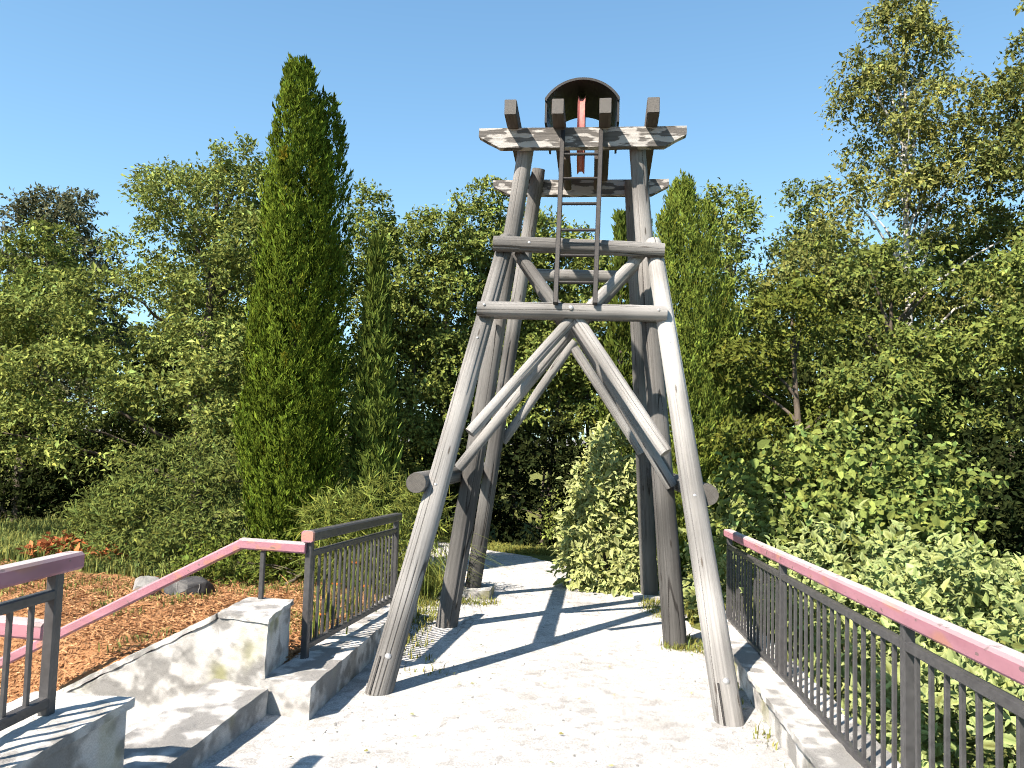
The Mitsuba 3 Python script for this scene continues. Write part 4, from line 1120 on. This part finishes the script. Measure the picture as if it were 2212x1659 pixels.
# laurel beside the right rear post
lb_ = np.array([[0.18, 10.95, 0.95, 0.42, 0.4, 0.55], [0.10, 10.9, 0.35, 0.44, 0.40, 0.5], [0.36, 10.9, 1.45, 0.36, 0.32, 0.40], [0.34, 10.8, -0.05, 0.44, 0.40, 0.42], [0.48, 11.0, 0.75, 0.36, 0.35, 0.5], [0.58, 10.7, -0.2, 0.34, 0.35, 0.32], [0.15, 10.75, -0.18, 0.36, 0.34, 0.30], [-0.02, 10.9, 0.05, 0.34, 0.34, 0.4]])
make_tree("laurel_bush", "pale green upright bush beside the right rear tower post", "bush", (0.3, 11.0, -0.5), (0.3, 11.0, 1.2), lb_, 440, (0.21, 0.245, 0.075), trunk_r=0.03, crown_name="foliage", gaps=0.38, leaf=0.095, width=0.42, twigs=125, per=9, twig_len=0.22, up=0.4, spread=0.3, oval=True, edge=(0.44, 0.47, 0.24))


tree_auto("shade_thicket", "added thicket at the right edge behind the hazel, leaves darkened for shade", 6.6, 11.6, -0.9, 2.6, 2.6, 26, 436, (0.020, 0.028, 0.010), prof="col", r=(0.5, 0.8), trunk_r=0.06, hy=0.7, cat="thicket", leaf=0.10, twigs=22, per=11)  # thicket added with near-black leaves in place of deep shade


def leafy_shrub(name, label, cat, blobs, seed, col, edge, big, stems, **k):
    """A shrub whose largest sprays stand as single leaves (parts), over a mass of foliage."""
    rng = np.random.default_rng(seed)
    t = thing(name, label, cat)
    blobs = np.asarray(blobs, float)
    c0 = blobs[:, :3].mean(0)
    base = np.array([c0[0], c0[1], float(terrain(c0[0], c0[1])) - 0.05])
    part(t, "stems", limb_mesh(rng, lambda z: base + rng.normal(0, 0.12, 3) * [1, 1, 0], blobs[:, :3], stems), "mat_bark", smooth=True, kind="stuff")
    v, f, c = blob_foliage(rng, blobs, col, edge=edge, oval=True, **k)
    LEAF_COUNT[0] += len(f)
    part(t, "foliage", (v, f), "mat_leaf", color=c, kind="stuff")
    leaf = k["leaf"] * 1.08
    for _ in range(big):
        b = blobs[rng.integers(len(blobs))]
        d = sphere_dirs(rng, 1)[0]
        d = nrm(d * [1, 0.6, 0.7] + [-0.35, -0.6, 0.45])
        p = b[:3] + d * b[3:6] * 1.06
        D = nrm(d * 0.5 + rng.normal(0, 0.7, 3) + [0, 0, -0.2])[None]
        N = nrm(d * 0.4 + [-0.1, -0.2, 0.8] + rng.normal(0, 0.3, 3))[None]
        L = leaf * math.exp(rng.normal(0, 0.15))
        v, f, c = leaves(p[None], D, N, L, L * k["width"], leaf_colors(rng, 1, col, 0.2, 0.3), 0.2, True, None if edge is None else np.asarray(edge, float)[None])
        part(t, "leaf", (v, f), "mat_leaf", color=c)
    return t


hz = [[2.15, 8.9, 1.15, 0.62, 0.55, 0.40], [2.9, 9.0, 1.45, 0.72, 0.6, 0.42], [3.6, 9.1, 1.25, 0.75, 0.6, 0.45], [2.5, 8.5, 0.75, 0.7, 0.55, 0.40], [3.3, 8.5, 0.70, 0.75, 0.55, 0.42], [2.0, 8.6, 0.45, 0.5, 0.5, 0.36], [3.9, 8.5, 0.15, 0.5, 0.4, 0.3], [1.95, 9.2, 0.8, 0.45, 0.5, 0.5], [3.0, 9.3, 0.3, 1.2, 0.5, 0.8], [3.3, 9.2, 1.8, 0.5, 0.45, 0.3]]
leafy_shrub("hazel_shrub", "broad mid green hazel shrub rising behind the right-hand railing", "shrub", hz, 450, (0.136, 0.174, 0.048), None, 150, 0.018, leaf=0.078, width=0.68, twigs=70, per=9, twig_len=0.30, up=0.3, shell=0.35, spread=0.26, gaps=0.50, cell=2.2)
dw = [[1.95, 7.3, 0.25, 0.42, 0.6, 0.45], [2.05, 6.4, 0.30, 0.45, 0.6, 0.48], [2.45, 7.2, 0.50, 0.55, 0.6, 0.48], [2.15, 5.5, 0.15, 0.45, 0.6, 0.5], [2.7, 6.2, 0.45, 0.6, 0.6, 0.46], [3.3, 7.0, 0.35, 0.65, 0.6, 0.42], [2.2, 4.6, 0.0, 0.42, 0.55, 0.5], [2.75, 5.2, 0.18, 0.55, 0.6, 0.45], [3.5, 6.0, 0.25, 0.6, 0.6, 0.45], [1.95, 6.0, -0.25, 0.34, 0.9, 0.5], [1.95, 4.9, -0.3, 0.32, 0.8, 0.5], [1.9, 7.7, -0.1, 0.3, 0.6, 0.5], [2.2, 3.8, -0.2, 0.42, 0.5, 0.45], [2.8, 4.3, -0.05, 0.5, 0.5, 0.4], [4.1, 6.6, 0.1, 0.6, 0.6, 0.45], [3.3, 5.1, 0.0, 0.5, 0.5, 0.4], [2.05, 3.1, -0.35, 0.36, 0.45, 0.4], [2.5, 3.2, -0.3, 0.45, 0.5, 0.35]]
leafy_shrub("dogwood_shrub", "pale variegated dogwood shrub crowding the outside of the right-hand railing", "shrub", dw, 460, (0.165, 0.205, 0.070), (0.37, 0.425, 0.19), 150, 0.012, leaf=0.074, width=0.48, twigs=92, per=9, twig_len=0.26, up=0.45, shell=0.4, spread=0.34, gaps=0.49, cell=3.0)
vb = [[1.75, 8.4, 0.2, 0.32, 0.4, 0.55], [1.85, 8.9, 0.6, 0.35, 0.4, 0.5], [1.45, 9.0, 0.0, 0.25, 0.4, 0.45], [1.55, 9.8, 0.3, 0.35, 0.5, 0.6], [1.7, 9.6, 0.95, 0.3, 0.4, 0.4]]
leafy_shrub("viburnum_shrub", "small pale leaved shrub between the right raking leg and the hazel", "shrub", vb, 470, (0.16, 0.195, 0.06), (0.37, 0.425, 0.19), 30, 0.010, leaf=0.085, width=0.5, twigs=40, per=8, twig_len=0.22)

# far belt of trees closing every gap low down
rng = np.random.default_rng(500)
fb = np.array([[x + rng.normal(0, 0.6), 27 + rng.normal(0, 1.5), z, 1.9, 1.4, 1.3] for x in np.arange(-30, 30, 2.2) for z in (0.3, 2.4, 4.2)])
v, f, c = blob_foliage(rng, fb, (0.06, 0.075, 0.025), leaf=0.24, width=0.55, twigs=4.0, per=11, twig_len=0.6, back=0.12, fill=2.2, gaps=0.0)
structure("far_trees", (v, f), "mat_leaf", color=c, kind="stuff", label="distant tree belt behind everything", cat="trees")
print("leaf triangles", LEAF_COUNT[0])
